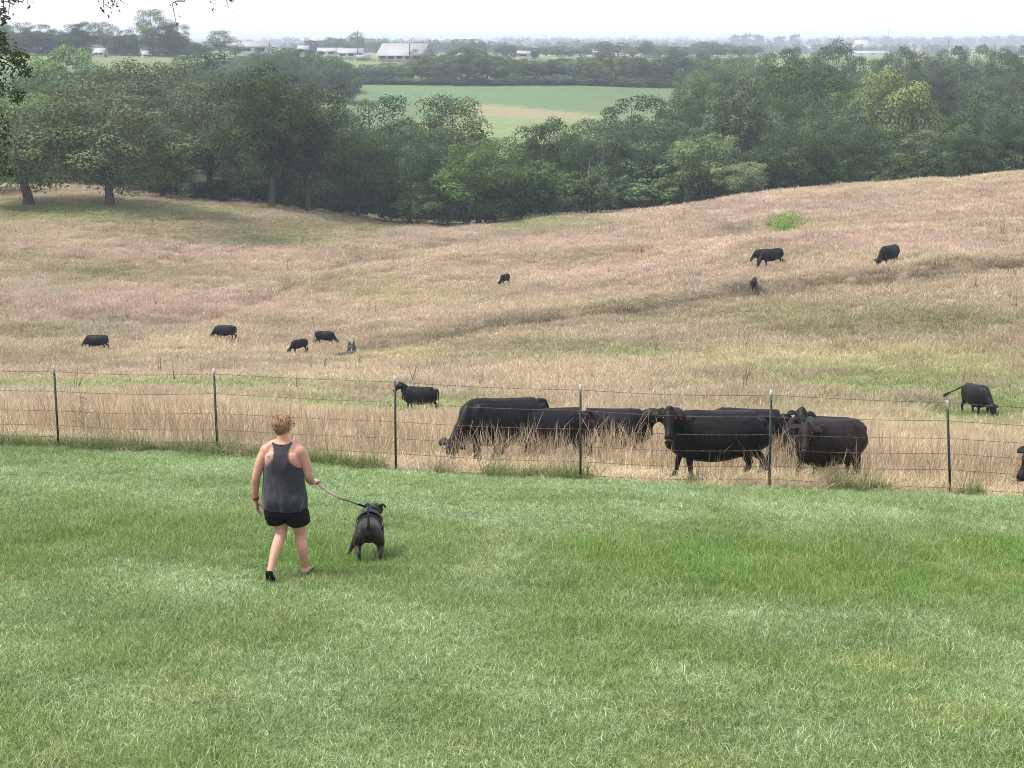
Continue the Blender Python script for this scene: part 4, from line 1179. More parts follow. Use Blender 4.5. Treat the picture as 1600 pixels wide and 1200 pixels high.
    mb.tube([(*(poll + hd * t * hs * .98 + upv * dz), a * hs, b * hs) for t, a, b, dz in HS], up=upv, seg=16, sub=3)
    mb.ball(tuple(poll + upv * .075 - hd * .03), (.065, .065, .07))   # the polled crest
    for s in (-1, 1):
        e0 = poll + side * s * .09 * hs - upv * .0 + hd * .0
        e1 = e0 + (side * s * .105 + upv * .005 - hd * .005) * hs
        e2 = e0 + (side * s * .205 - upv * .02 + hd * .035) * hs
        mb.tube([(*e0, .030, .034), (*(e0 * .6 + e1 * .4), .030, .070), (*e1, .030, .098), (*(e1 * .4 + e2 * .6), .028, .085), (*e2, .018, .032)], up=(upv * .35 + hd * .94), seg=10, sub=3)
    # tail
    tb = np.array((-.86 * f, 0, 1.16))
    if tail == 'down':
        T = [(-.80 * f, 0, 1.19, .05), (-.90 * f, 0, 1.14, .036), (-.945 * f, tail_swish * .1, .95, .026), (-.945 * f, tail_swish * .3, .65, .020), (-.93 * f, tail_swish * .5, .52, .018)]
    else:
        T = [(-.80 * f, 0, 1.19, .05), (-.90 * f, 0, 1.16, .044), (-.99 * f, tail_swish * .25, 1.06, .034), (-.99 * f, tail_swish * .55, .98, .028), (-.98 * f, tail_swish * .75, .93, .03)]
    mb.tube(T, up=(1, 0, 0), seg=8, sub=3)
    if hump:
        mb.ball((-.76, 0, 1.21), (.14, .08, .07))
    me = fuse(mb.mesh('body'), voxel, 7 if voxel < .02 else 3, .5)
    link('body', me, coat, o)
    # parts
    t = np.array(T[-1][:3]); tdir = np.array(T[-1][:3]) - np.array(T[-2][:3]); tdir /= np.linalg.norm(tdir)
    q = MB()
    r = random.Random(int(px))
    for i in range(9):
        d2 = tdir + np.array([r.uniform(-.22, .22) for _ in range(3)]); 
        q.tube([(*(t - tdir * .05), .018), (*(t + d2 * .16), .024), (*(t + d2 * .34), .004)], seg=5, sub=2)
    q.obj('tail_switch', M_TAIL, o)
    for s in (-1, 1):
        e = poll + hd * .115 * hs + side * s * .106 * hs + upv * .045
        MB().ball(tuple(e), .021).obj('eye', M_EYE, o)
    nz = poll + hd * .485 * hs * .98 - upv * .01
    n_ = MB().tube([(*(nz - hd * .03 + upv * .015), .062 * hs, .040 * hs), (*(nz + hd * .022), .050 * hs, .032 * hs)], up=upv, seg=14, sub=2)
    no_ = n_.obj('muzzle', M_NOSE, o)
    for s in (-1, 1):
        MB().ball(tuple(nz + hd * .028 + side * s * .033 * hs + upv * .012), (.012, .012, .010), seg=8).obj('nostril', M_EYE, no_)
    for (lx, s, sw), w_, e in [(q_, .15, 1.2) for q_ in fl] + [(q_, .165, 1.12) for q_ in rl]:
        w_ = w_ * (.79 if calf else 1)
        ox = lx + sw * e + (.02 if w_ < .16 and lx > 0 else -.05)
        MB().tube([(ox + .02, s * w_, .0, .062, .072), (ox, s * w_, .075, .050, .056)], up=(1, 0, 0), seg=12, sub=2).obj('hoof', M_HOOF, o)
    if tag_ is not None:
        s = tag_side
        e0 = poll + side * s * .20 * hs - upv * .05 + hd * .045
        M = np.stack([side, hd, upv], 1)
        MB().box(tuple(e0 - upv * .045), (.034, .004, .045), M).obj('ear_tag', tag_, o)
    return o

NR = .016
# the group at the fence
cow(779, 731, 24.4, 203, 622, 'large black cow grazing at the left end of the herd behind the fence, head down', head='graze', yaw=42, neck_yaw=26, tag_=M_RED, tag_side=-1, voxel=NR, legs=(.05, -.15, .12, -.1), tail='down', hump=True)
cow(858, 731, 25.4, 188, 637, 'black cow standing broadside second from the left, rump just behind the middle fence post', head='graze', yaw=10, voxel=NR, legs=(.1, -.1, .1, -.12))
cow(960, 726, 25.9, -6, 638, 'black cow third from the left, facing right, its head hidden behind the red tagged cow', head='level', yaw=-20, voxel=NR, legs=(.16, -.06, .1, -.12))
cow(1116, 757, 22.9, 181, 641, 'big black cow with red ear tag turning its face to the camera', head='mid', yaw=84, neck_yaw=44, tag_=M_RED, tag_side=-1, voxel=NR, legs=(-.05, .16, .18, -.14), udder=False)
cow(1162, 734, 25.6, 178, 638, 'black cow almost hidden behind the big red tagged cow, only ears and back line showing', head='low', yaw=-25, voxel=NR, legs=(.0, .05, .1, -.1))
cow(1246, 744, 24.6, 252, 651, 'black cow with a green ear tag staring head-on over the brown calf', head='up', yaw=18, neck_yaw=14, tag_=M_GREEN, tag_side=-1, voxel=NR, legs=(.02, -.03, .1, -.1))
cow(1287, 762, 23.2, 216, 656, 'brownish black young cow at the right end of the group, facing the fence', head='level', yaw=44, neck_yaw=30, voxel=NR, coat=M_COATB, legs=(.0, .12, .1, -.1), calf=False, udder=True, name='heifer', cat='heifer')
cow(1276, 727, 25.3, 190, 650, 'black cow behind the brownish young cow, only its tail head rising above her back', head='low', yaw=10, voxel=NR, hump=True)
cow(1702, 782, 22.8, 184, 660, 'black cow beyond the right edge of the picture, only an ear tip showing', head='low', yaw=30, voxel=.02)
# single animals
cow(655, 645, 52, 179, 604, 'black young bull standing broadside behind the third fence post, head up', head='up', yaw=10, voxel=.022, legs=(.06, -.12, .14, -.1), name='young_bull', cat='young bull')
cow(1526, 653, 47, 282, 601, 'black cow with red ear tag and swinging tail, grazing toward the camera at far right', head='graze', yaw=14, tag_=M_RED, tag_side=-1, voxel=.022, tail='swish', tail_swish=-.75)
cow(152, 549, 92, 180, 523, 'black cow grazing leftward, the leftmost animal on the hillside', head='graze', voxel=.035, hump=True)
cow(352, 532, 96, 184, 508, 'black cow grazing leftward in the pinkish hay, second from the left on the hillside', head='graze', voxel=.035)
cow(468, 554, 93, 222, 530, 'small black calf grazing with its back to the other calf, above the woman', head='graze', calf=True, voxel=.03, name='calf', cat='calf')
cow(508, 541, 97, -8, 517, 'slim black calf grazing rightward beside the stump', head='graze', calf=True, voxel=.03, name='calf', cat='calf', legs=(.1, -.1, .16, -.14))
cow(789, 447, 118, 236, 428, 'lone black calf grazing in the middle of the slope', head='graze', calf=True, voxel=.035, name='calf', cat='calf')
cow(1192, 412, 105, 190, 389, 'black cow half hidden behind another, left one of the pair under the green weeds', head='graze', voxel=.035)
cow(1206, 416, 101, 205, 388, 'black cow with a white ear tag, right one of the pair under the green weeds', head='graze', tag_=M_WHITE, tag_side=-1, voxel=.035, legs=(.05, -.1, .12, -.16))
cow(1388, 417, 92, 222, 383, 'black cow grazing alone on the upper right slope above the ditch', head='graze', voxel=.035, legs=(.0, .1, .12, -.14))
cow(1178, 456, 96, 256, 434, 'small black calf facing the camera head-on above the ditch', head='level', yaw=-25, calf=True, voxel=.03, name='calf', cat='calf')

# ------------------------------------------------------------------ the woman
M_SKIN = simple('skin', (.50, .27, .20), rough=.52, spec=.3, var=.16, scale=7)
M_HAIR = simple('hair', (.17, .10, .056), rough=.55, spec=.3, var=.5, scale=26)
M_TANK = simple('charcoal_knit', (.036, .036, .045), rough=.9, spec=.1, var=.14, scale=14, bump=.3, sheen=.2)
M_SHORT = simple('black_shorts', (.008, .008, .010), rough=.8, spec=.15, var=.2, scale=10)
M_SHOE = simple('black_rubber', (.012, .012, .013), rough=.7, spec=.2, var=.25)
M_BAND = simple('red_watch_band', (.24, .03, .025), rough=.5)
M_GLASS = simple('glasses_frame', (.01, .01, .012), rough=.25, spec=.6, var=0)
M_INK = simple('tattoo_ink', (.06, .06, .08), rough=.6, var=0)
M_STRAP = simple('leash_webbing', (.46, .42, .30), rough=.8, spec=.15, var=.25, scale=14)
M_DSTRAP = simple('dark_webbing', (.012, .012, .016), rough=.7, spec=.2, var=.25, scale=14)

def finger(mb, p, d, curl, n, L, r0=.0088, bend=(.5, .9)):
    """finger from knuckle p along d, curling towards n"""
    d = np.array(d, float); d /= np.linalg.norm(d); n = np.array(n, float); n /= np.linalg.norm(n)
    pts = [np.array(p) - d * .02, np.array(p)]
    a = 0
    for f, b in ((.45, curl * .6), (.32, curl), (.23, curl * .8)):
        a += b
        dd = d * math.cos(a) + n * math.sin(a)
        pts.append(pts[-1] + dd * L * f)
    rr = [r0 * 1.1, r0 * 1.05, r0 * .98, r0 * .9, r0 * .78]
    mb.tube([(*q, r) for q, r in zip(pts, rr)], seg=8, sub=2)
    return pts[-1]

def woman():
    x, y, z = pt(449, 903, foot_D(449, 903, 13.95))
    z = gz(x, y)
    o = empty('person', (x, y, z), rz=R(-4),  label='woman with short reddish blond hair in dark racerback top and black shorts, holding a leash', cat='person')
    PS = .955
    o.scale = (PS, PS, PS)
    TOR = [(.76, .02, .205, .135), (.84, .015, .222, .155), (.92, .0, .222, .155), (1.00, 0, .208, .14), (1.08, .0, .195, .13), (1.16, .0, .192, .128), (1.25, .0, .198, .128), (1.33, .005, .195, .118), (1.39, .005, .162, .092), (1.43, .01, .118, .075), (1.465, .02, .072, .064), (1.52, .03, .057, .060), (1.57, .04, .056, .060)]
    def torso(g=0.0, top=99):
        return [(0, c, zz, a + g, b + g) for zz, c, a, b in TOR if zz <= top]
    mb = MB()
    mb.tube(torso(), up=(0, 1, 0), seg=22, sub=3)
    # shoulder blades, buttocks
    for s in (-1, 1):
        mb.ball((s * .10, -.075, 1.29), (.075, .04, .09))
        mb.ball((s * .10, -.075, .86), (.11, .10, .11))
        mb.ball((s * .168, -.005, 1.365), (.072, .064, .078))
        mb.tube([(s * .05, .01, 1.455, .05, .045), (s * .11, .0, 1.425, .055, .045), (s * .17, 0, 1.375, .060, .058)], up=(0, 1, 0), seg=12)
    # head, turned a little to her right
    hy = R(-38)
    fw = rotz((0, 1, 0), hy); sd = rotz((1, 0, 0), hy)
    hc = np.array((0, .045, 1.625))
    mb.ball(tuple(hc), (.080, .090, .112), seg=20)
    mb.tube([(*(hc + fw * .02 + (0, 0, .0)), .068, .09), (*(hc + fw * .055 + (0, 0, -.03)), .055, .075), (*(hc + fw * .075 + (0, 0, -.06)), .035, .05)], seg=14)   # face and jaw
    mb.tube([(*(hc + fw * .08 + (0, 0, .02)), .010, .014), (*(hc + fw * .108 + (0, 0, -.018)), .013, .015), (*(hc + fw * .095 + (0, 0, -.032)), .012, .01)], seg=8)  # nose
    mb.tube([(*(hc + fw * .082 + sd * -.022 + (0, 0, -.058)), .007), (*(hc + fw * .094 + (0, 0, -.058)), .009), (*(hc + fw * .082 + sd * .022 + (0, 0, -.058)), .007)], seg=8)  # lips
    for s in (-1, 1):
        mb.tube([(*(hc + sd * s * .076 + fw * .0 + (0, 0, .012)), .008, .022), (*(hc + sd * s * .088 - fw * .006 + (0, 0, .008)), .007, .030)], up=(0, 0, 1), seg=10)
    # arms
    L = [(-.155, 0, 1.37, .062, .066), (-.200, -.01, 1.32, .060, .062), (-.242, -.02, 1.22, .053, .056), (-.278, -.03, 1.10, .044, .047), (-.292, -.01, 1.03, .043, .045), (-.308, .02, .93, .035, .040), (-.314, .05, .845, .026, .030), (-.312, .06, .82, .026, .03)]
    mb.tube(L, up=(0, 1, 0), seg=14, sub=3)
    Rr = [(.155, 0, 1.37, .062, .066), (.202, .005, 1.32, .060, .062), (.236, .01, 1.22, .053, .056), (.250, .02, 1.12, .046, .049), (.256, .06, 1.065, .044, .045), (.258, .14, 1.01, .036, .040), (.255, .235, .975, .026, .028), (.254, .255, .97, .026, .026)]
    mb.tube(Rr, up=(0, 0, 1), seg=14, sub=3)
    # legs: right leg planted ahead, left leg trailing with the heel lifted
    mb.tube([(.105, .0, .84, .112, .12), (.118, .02, .70, .100, .105), (.128, .05, .56, .076, .082), (.136, .07, .47, .060, .064), (.146, .065, .40, .060, .064), (.158, .05, .30, .057, .062), (.168, .07, .18, .040, .043), (.172, .09, .09, .036, .040), (.174, .10, .05, .036, .045)], up=(0, 1, 0), seg=14, sub=3)
    mb.tube([(.173, .05, .055, .034, .035), (.177, .14, .05, .040, .032), (.182, .24, .028, .042, .020), (.184, .28, .022, .034, .014)], up=(0, 0, 1), seg=12, sub=3)
    for i, dx in enumerate((-.028, -.012, .003, .017, .030)):
        mb.tube([(.182 + dx, .26, .024, .012, .011), (.184 + dx * 1.1, .305 - abs(i - 1) * .007, .018, .009, .008)], up=(0, 0, 1), seg=8, sub=1)
    mb.tube([(-.105, .0, .84, .112, .12), (-.085, .04, .70, .098, .103), (-.060, .055, .56, .075, .080), (-.055, .04, .49, .060, .062), (-.062, -.03, .43, .059, .062), (-.078, -.13, .36, .055, .058), (-.096, -.235, .26, .038, .040), (-.102, -.285, .205, .034, .036), (-.104, -.30, .18, .034, .036)], up=(0, 1, 0), seg=14, sub=3)
    mb.tube([(-.104, -.325, .185, .032, .034), (-.106, -.29, .13, .038, .030), (-.108, -.235, .06, .043, .024), (-.110, -.20, .028, .036, .016)], up=(0, 1, .6), seg=12, sub=3)
    # left hand hanging, lightly curled
    w_ = np.array((-.312, .065, .80)); n = np.array((1, .25, 0))
    mb.tube([(*(w_ + (0, 0, .03)), .018, .028), (*w_, .019, .036), (*(w_ + (.004, .01, -.05)), .019, .043), (*(w_ + (.006, .015, -.08)), .017, .040)], up=(0, 1, 0), seg=12, sub=2)
    for i, (q, l) in enumerate(zip((.033, .012, -.010, -.030), (.072, .080, .074, .058))):
        finger(mb, w_ + (.007, .014 + q, -.082), (.10, .1 + q, -1), .42, n, l)
    finger(mb, w_ + (.008, .035, -.030), (.55, .75, -.8), .25, (1, -.2, 0), .060, r0=.010)
    # right hand closed round the leash
    w2 = np.array((.254, .275, .965)); fd = np.array((.10, 1, -.12))
    mb.tube([(*(w2 - fd * .03), .026, .020), (*w2, .034, .020), (*(w2 + fd * .045), .042, .021), (*(w2 + fd * .07), .040, .020)], up=(0, 0, 1), seg=12, sub=2)
    for q, l in zip((-.031, -.010, .011, .030), (.066, .076, .070, .055)):
        finger(mb, w2 + fd * .072 + np.array((q, 0, .004)), fd, 1.05, (0, 0, -1), l)
    finger(mb, w2 + fd * .02 + np.array((-.036, 0, -.006)), (-.2, .9, -.6), .8, (1, 0, -.5), .058, r0=.010)
    me = fuse(mb.mesh('body'), .0055, 9, .5)
    body = link('body', me, M_SKIN, o)
    # hair: short, close to the skull, longer crown
    hb_ = MB()
    hb_.ball(tuple(hc - fw * .012 + np.array((0, 0, .022))), (.090, .100, .106), seg=22)
    hb_.tube([(*(hc - fw * .035 + (0, 0, .0)), .072, .06), (*(hc - fw * .042 + (0, 0, -.05)), .060, .045), (*(hc - fw * .036 + (0, 0, -.085)), .045, .028)], up=tuple(fw), seg=14)
    hb_.ball(tuple(hc + fw * .03 + np.array((0, 0, .082))), (.062, .06, .035))
    hm = fuse(hb_.mesh('hair'), .008, 2)
    # cut the hair away from the face and below the hair line
    bm = bmesh.new(); bm.from_mesh(hm)
    dl = []
    for v in bm.verts:
        c = np.array(v.co) - hc
        f_, s_, u_ = c @ fw, c @ sd, c[2]
        lock = .006 * math.sin(s_ * 170 + 3 * u_ * 60) + .004 * math.sin(s_ * 410)
        v.co = v.co + Vector(c / np.linalg.norm(c)) * (lock * .15)
        if (f_ > .035 and u_ < .055) or (f_ > .012 and u_ < -.01 and abs(s_) > .04) or u_ < -.088 + lock: dl.append(v)
    bmesh.ops.delete(bm, geom=dl, context='VERTS')
    bm.to_mesh(hm); bm.free()
    hm.materials.append(M_HAIR)
    ho = link('hair', hm, None, o)
    # longer wispy strands on the crown
    st = MB(); r = random.Random(4)
    for i in range(420):
        a = r.uniform(0, 6.28); u = r.uniform(-.6, 1)
        c = math.sqrt(max(0, 1 - u * u))
        d = np.array((math.cos(a) * c, math.sin(a) * c, u))
        if d @ fw > .45 and u < .55: continue
        p = hc - fw * .012 + np.array((0, 0, .022)) + d * np.array((.090, .100, .106)) * .99
        t = np.array((0, 0, -1.0)) - d * (d @ np.array((0, 0, -1.0))); t = t / (np.linalg.norm(t) + 1e-6) + sd * r.uniform(-.12, .12)
        if p[2] < hc[2] - .06: continue
        st.tube([(*p, .0028), (*(p + t * .025 + d * .002), .0026), (*(p + t * .055 - d * .002), .001)], seg=4, sub=1)
    hl = simple('hair_light', (.34, .215, .12), rough=.5, spec=.35, var=.45, scale=30)
    st.obj('strands', hl, ho)
    # glasses
    gl = MB()
    for s in (-1, 1):
        gl.tube([(*(hc + sd * s * .086 + fw * .0 + (0, 0, .026)), .003), (*(hc + sd * s * .082 + fw * .06 + (0, 0, .028)), .003), (*(hc + sd * s * .072 + fw * .098 + (0, 0, .026)), .0035)], seg=6)
        ring = [(*(hc + fw * .102 + sd * (s * .040 + .028 * math.cos(t)) + np.array((0, 0, .014 + .019 * math.sin(t)))), .0032) for t in np.linspace(0, 2 * np.pi, 13)]
        gl.tube(ring, up=tuple(fw), seg=6, sub=1)
    gl.tube([(*(hc + fw * .104 + sd * -.014 + (0, 0, .018)), .003), (*(hc + fw * .104 + sd * .014 + (0, 0, .018)), .003)], seg=6, sub=1)
    gl.obj('glasses', M_GLASS, o)
    # watch band on the left wrist
    MB().tube([(-.314, .045, .862, .036, .036), (-.314, .052, .835, .034, .035)], up=(0, 1, 0), seg=18, sub=2).obj('watch_band', M_BAND, o)
    # racerback top: loose shell round the torso, cut by the racerback outline, flared hem
    tb = MB()
    T = [(.765, .01, .222, .172), (.80, .01, .222, .170), (.88, .005, .226, .168), (.96, .0, .222, .160), (1.05, .0, .210, .148), (1.14, .0, .206, .143), (1.22, .0, .208, .145), (1.30, .003, .205, .138), (1.37, .005, .185, .118), (1.42, .012, .135, .092), (1.46, .02, .082, .076)]
    nz_, ns = 60, 96
    Z = np.linspace(.765, 1.455, nz_)
    Ta = np.array(T)
    cy_ = np.interp(Z, Ta[:, 0], Ta[:, 1]); A = np.interp(Z, Ta[:, 0], Ta[:, 2]); Bb = np.interp(Z, Ta[:, 0], Ta[:, 3])
    th = np.linspace(0, 2 * np.pi, ns, endpoint=False)
    V = []
    for i, zz in enumerate(Z):
        low = np.clip((1.05 - zz) / .28, 0, 1)
        fold = low * .010 * np.sin(9 * th + 2 * zz) + low * .006 * np.sin(17 * th + 1.3) + .0025 * np.sin(23 * th + zz * 30) * np.clip((1.3 - zz) / .2, 0, 1)
        gath = .004 * np.sin(40 * th) * np.exp(-((zz - 1.22) / .05) ** 2)
        bulge = np.where(np.sin(th) < 0, .018 * np.exp(-((zz - 1.28) / .07) ** 2) * np.exp(-((np.abs(np.cos(th)) - .45) / .25) ** 2), 0)
        bum = np.where(np.sin(th) < 0, .026 * np.exp(-((zz - .87) / .08) ** 2), 0)
        rr = 1 + 0 * th
        V.append(np.stack([(A[i] + fold + gath) * np.cos(th), cy_[i] + (Bb[i] + fold + gath + bulge + bum) * np.sin(th), zz + low * .006 * np.sin(3 * th + 1)], -1))
    V = np.array(V)
    Q = []
    def keep(xx, yy, zz):
        ax = abs(xx)
        if yy < .02:   # back
            if zz < 1.20: return True
            if zz < 1.335: return ax < .205 - (zz - 1.20) / .135 * .135 - .02 * math.sin((zz - 1.20) / .135 * 3.14)
            return ax < .070 + max(0, zz - 1.375) * .30
        if zz < 1.22: return True
        return ax < (.19 - (zz - 1.22) * .45) and zz < 1.43 - .25 * max(0, .07 - ax)
    for i in range(nz_ - 1):
        for j in range(ns):
            j2 = (j + 1) % ns
            m = (V[i, j] + V[i + 1, j2]) / 2
            if keep(*m): Q.append((i * ns + j, i * ns + j2, (i + 1) * ns + j2, (i + 1) * ns + j))
    tm = mesh_np('tank_top', V.reshape(-1, 3), np.array(Q), True)
    tm.materials.append(M_TANK)
    to = link('tank_top', tm, None, o)
    so_ = to.modifiers.new('thick', 'SOLIDIFY'); so_.thickness = .004; so_.offset = 1
    # keep the cloth off the skin
    sw = to.modifiers.new('wrap', 'SHRINKWRAP'); sw.target = body; sw.wrap_method = 'PROJECT'; 
    to.modifiers.remove(sw)
    sw = to.modifiers.new('wrap', 'SHRINKWRAP'); sw.target = body; sw.wrap_method = 'NEAREST_SURFACEPOINT'; sw.wrap_mode = 'OUTSIDE'; sw.offset = .006
    # shorts
    sh = MB()
    sh.tube([(0, .015, .84, .200, .140), (0, .012, .80, .212, .150), (0, .01, .76, .224, .162), (0, .01, .70, .225, .16)], up=(0, 1, 0), seg=24, sub=3)
    sh.tube([(.100, .0, .80, .105, .130), (.120, .018, .70, .126, .140), (.128, .032, .63, .124, .128), (.130, .038, .60, .124, .126)], up=(0, 1, 0), seg=18, sub=3)
    sh.tube([(-.100, .0, .80, .105, .130), (-.100, .025, .70, .122, .138), (-.092, .042, .63, .118, .124), (-.088, .046, .60, .118, .122)], up=(0, 1, 0), seg=18, sub=3)
    sm = fuse(sh.mesh('shorts'), .009, 3)
    sm.materials.append(M_SHORT)
    link('shorts', sm, None, o)
    # shoes: sole of the lifted left foot towards the camera, right one in the grass
    s1 = MB().tube([(-.104, -.350, .195, .036, .012), (-.106, -.330, .145, .042, .014), (-.109, -.275, .075, .048, .014), (-.111, -.235, .022, .044, .012), (-.112, -.215, .0, .028, .010)], up=(0, -1, -.6), seg=14, sub=3)
    s1.tube([(-.147, -.27, .085, .008), (-.125, -.245, .115, .010), (-.105, -.238, .118, .010), (-.080, -.245, .11, .010), (-.064, -.27, .085, .008)], seg=8)
    s1.obj('sandal', M_SHOE, o)
    s2 = MB().tube([(.172, .03, .012, .034, .012), (.175, .12, .012, .040, .012), (.182, .22, .010, .047, .011), (.185, .31, .010, .035, .009)], up=(0, 0, 1), seg=14, sub=3)
    s2.tube([(.135, .20, .02, .008), (.155, .215, .052, .009), (.18, .22, .056, .009), (.205, .215, .048, .009), (.228, .20, .02, .008)], seg=8)
    s2.obj('sandal', M_SHOE, o)
    # small star tattoo on the left shoulder blade
    from mathutils.bvhtree import BVHTree
    bv = BVHTree.FromPolygons([v.co.copy() for v in me.vertices], [tuple(p.vertices) for p in me.polygons])
    ink = MB()
    P = []
    for i in range(11):
        a = math.pi / 2 + i * math.pi / 5; q = .017 if i % 2 == 0 else .008
        h = bv.ray_cast(Vector((-.122 + q * math.cos(a), -.5, 1.335 + q * math.sin(a))), Vector((0, 1, 0)))
        if h[0] is not None: P.append((h[0].x, h[0].y - .0008, h[0].z, .0016))
    if len(P) > 3: ink.tube(P, up=(0, 1, 0), seg=5, sub=1); ink.obj('star_tattoo', M_INK, o)
    M = Matrix.Translation((x, y, z)) @ Matrix.Rotation(R(-4), 4, 'Z') @ Matrix.Scale(PS, 4)
    hand = M @ Vector(tuple(w2 + fd * .075 + np.array((0, .01, -.022))))
    return hand
HAND = woman()

# ------------------------------------------------------------------ the dog
M_DOG = simple('dog_coat', (.018, .0165, .016), rough=.55, spec=.2, var=.55, scale=7, sheen=.03)
M_HARN = simple('harness', (.010, .010, .014), rough=.6, spec=.3, var=.2, scale=20)
M_BUCK = simple('buckle', (.45, .45, .47), rough=.35, metal=.8, var=.05)
def dog():
    x, y, z = pt(577, 884, foot_D(577, 884, 14.6))
    z = gz(x, y)
    rz = R(4)
    o = empty('dog', (x, y, z), rz=rz, label='stocky dark grey short haired dog in a black harness, seen from behind, tail upright', cat='dog')
    mb = MB()
    o.scale = (.97, .97, .93)
    tilt = math.atan((gz(x, y + .5) - gz(x, y)) / .5)
    o.rotation_euler = (tilt, 0, rz)
    mb.tube([(0, -.06, .36, .075, .085), (0, -.02, .37, .118, .118), (0, .07, .375, .130, .125), (0, .20, .38, .128, .128), (0, .33, .385, .140, .145), (0, .43, .39, .138, .155), (.01, .52, .40, .115, .135), (.015, .58, .42, .07, .09)], up=(0, 0, 1), seg=20, sub=3)
    # hips and thighs
    for s in (-1, 1):
        mb.ball((s * .085, .02, .34), (.062, .10, .115))
        mb.tube([(s * .090, .02, .36, .066, .10), (s * .118, .05, .26, .056, .080), (s * .122, .03, .20, .038, .050), (s * .118 + .01, -.055, .145, .022, .028), (s * .112 + .008, -.045, .08, .019, .022), (s * .112 + .008, -.035, .03, .022, .024)], up=(0, 1, 0), seg=12, sub=3)
        mb.tube([(s * .112 + .008, -.045, .022, .024, .018), (s * .112 + .008, .01, .018, .028, .016)], up=(0, 0, 1), seg=10)
        for t in (-.017, -.006, .006, .017):
            mb.tube([(s * .112 + .008 + t, .0, .016, .008), (s * .112 + .008 + t * 1.15, .03, .012, .007)], seg=6, sub=1)
    # front legs, the left one braced outwards
    for s, sx, sy in ((-1, -.135, .02), (1, .02, .03)):
        mb.tube([(s * .10, .42, .36, .055, .07), (s * .115 + sx * .3, .42 + sy * .3, .24, .038, .045), (s * .11 + sx * .7, .42 + sy, .13, .024, .028), (s * .11 + sx, .43 + sy, .04, .022, .025)], up=(0, 1, 0), seg=12, sub=3)
        mb.tube([(s * .11 + sx, .42 + sy, .024, .026, .018), (s * .11 + sx, .48 + sy, .018, .029, .015)], up=(0, 0, 1), seg=10)
    # neck, head turned to the right
    hd = np.array((.30, .92, -.16)); hd /= np.linalg.norm(hd); sd = np.cross(hd, (0, 0, 1)); sd /= np.linalg.norm(sd); up = np.cross(sd, hd)
    pc = np.array((.055, .66, .535))
    mb.tube([(0, .48, .42, .105, .12), (.015, .56, .47, .092, .10), (*(pc - hd * .03 - (0, 0, .02)), .078, .08)], up=(0, 0, 1), seg=14, sub=3)
    mb.tube([(*(pc - hd * .04), .055, .055), (*pc, .082, .075), (*(pc + hd * .06), .082, .070), (*(pc + hd * .10 - up * .01), .060, .052), (*(pc + hd * .15 - up * .018), .045, .040), (*(pc + hd * .185 - up * .02), .036, .032)], up=tuple(up), seg=14, sub=3)
    for s in (-1, 1):
        e = pc + sd * s * .062 + up * .045 - hd * .005
        mb.tube([(*e, .020, .034), (*(e + sd * s * .028 + up * .014), .014, .034), (*(e + sd * s * .050 - up * .004 + hd * .012), .011, .028), (*(e + sd * s * .060 - up * .032 + hd * .016), .008, .013)], up=tuple(hd), seg=8, sub=3)
    # tail carried straight up
    mb.tube([(0, -.04, .41, .026), (0, -.10, .46, .021), (.004, -.11, .55, .016), (.004, -.09, .64, .012), (-.002, -.07, .73, .007)], up=(0, 1, 0), seg=10, sub=3)
    me = fuse(mb.mesh('body'), .007, 3)
    link('body', me, M_DOG, o)
    for s in (-1, 1):
        MB().ball(tuple(pc + hd * .095 + sd * s * .048 + up * .022), .010, seg=8).obj('eye', M_EYE, o)
    MB().ball(tuple(pc + hd * .20 - up * .012), (.018, .016, .014), seg=10).obj('nose', M_NOSE, o)
    # harness: saddle pad over the back, girth strap, breast strap, collar
    h = MB()
    def hoop(y0, zc, a, b, t0, t1, wy, tilt=0, n=22):
        """strap hugging the body from angle t0 to t1"""
        V = []; Q = []
        for i, t in enumerate(np.linspace(t0, t1, n)):
            for e, w_ in ((0, -wy), (0, wy), (.007, wy), (.007, -wy)):
                V.append(((a + e) * math.cos(t), y0 + w_ + tilt * math.sin(t), zc + (b + e) * math.sin(t)))
        for i in range(n - 1):
            for k in range(4):
                Q.append((4 * i + k, 4 * i + (k + 1) % 4, 4 * i + 4 + (k + 1) % 4, 4 * i + 4 + k))
        h.add(V, Q)
    hoop(.36, .388, .150, .160, 0, 2 * np.pi, .022)
    hoop(.27, .388, .139, .142, .25, math.pi - .25, .012)
    hoop(.40, .392, .148, .166, .35, math.pi - .35, .075)
    hoop(.52, .415, .126, .150, 0, 2 * np.pi, .018, tilt=-.03)
    hoop(.585, .478, .100, .112, 0, 2 * np.pi, .014, tilt=-.04)
    ho = h.obj('harness', M_HARN, o, smooth=False)
    ring = [(-.02 + .018 * math.cos(t), .40, .575 + .018 * math.sin(t), .0035) for t in np.linspace(0, 2 * np.pi, 13)]
    MB().tube(ring, up=(0, 1, 0), seg=6, sub=1).obj('ring', M_BUCK, ho)
    M = Matrix.Translation((x, y, z)) @ Matrix.Rotation(rz, 4, 'Z') @ Matrix.Rotation(tilt, 4, 'X') @ Matrix.Diagonal((.97, .97, .93, 1))
    return M @ Vector((-.02, .40, .592))
CLIP = dog()

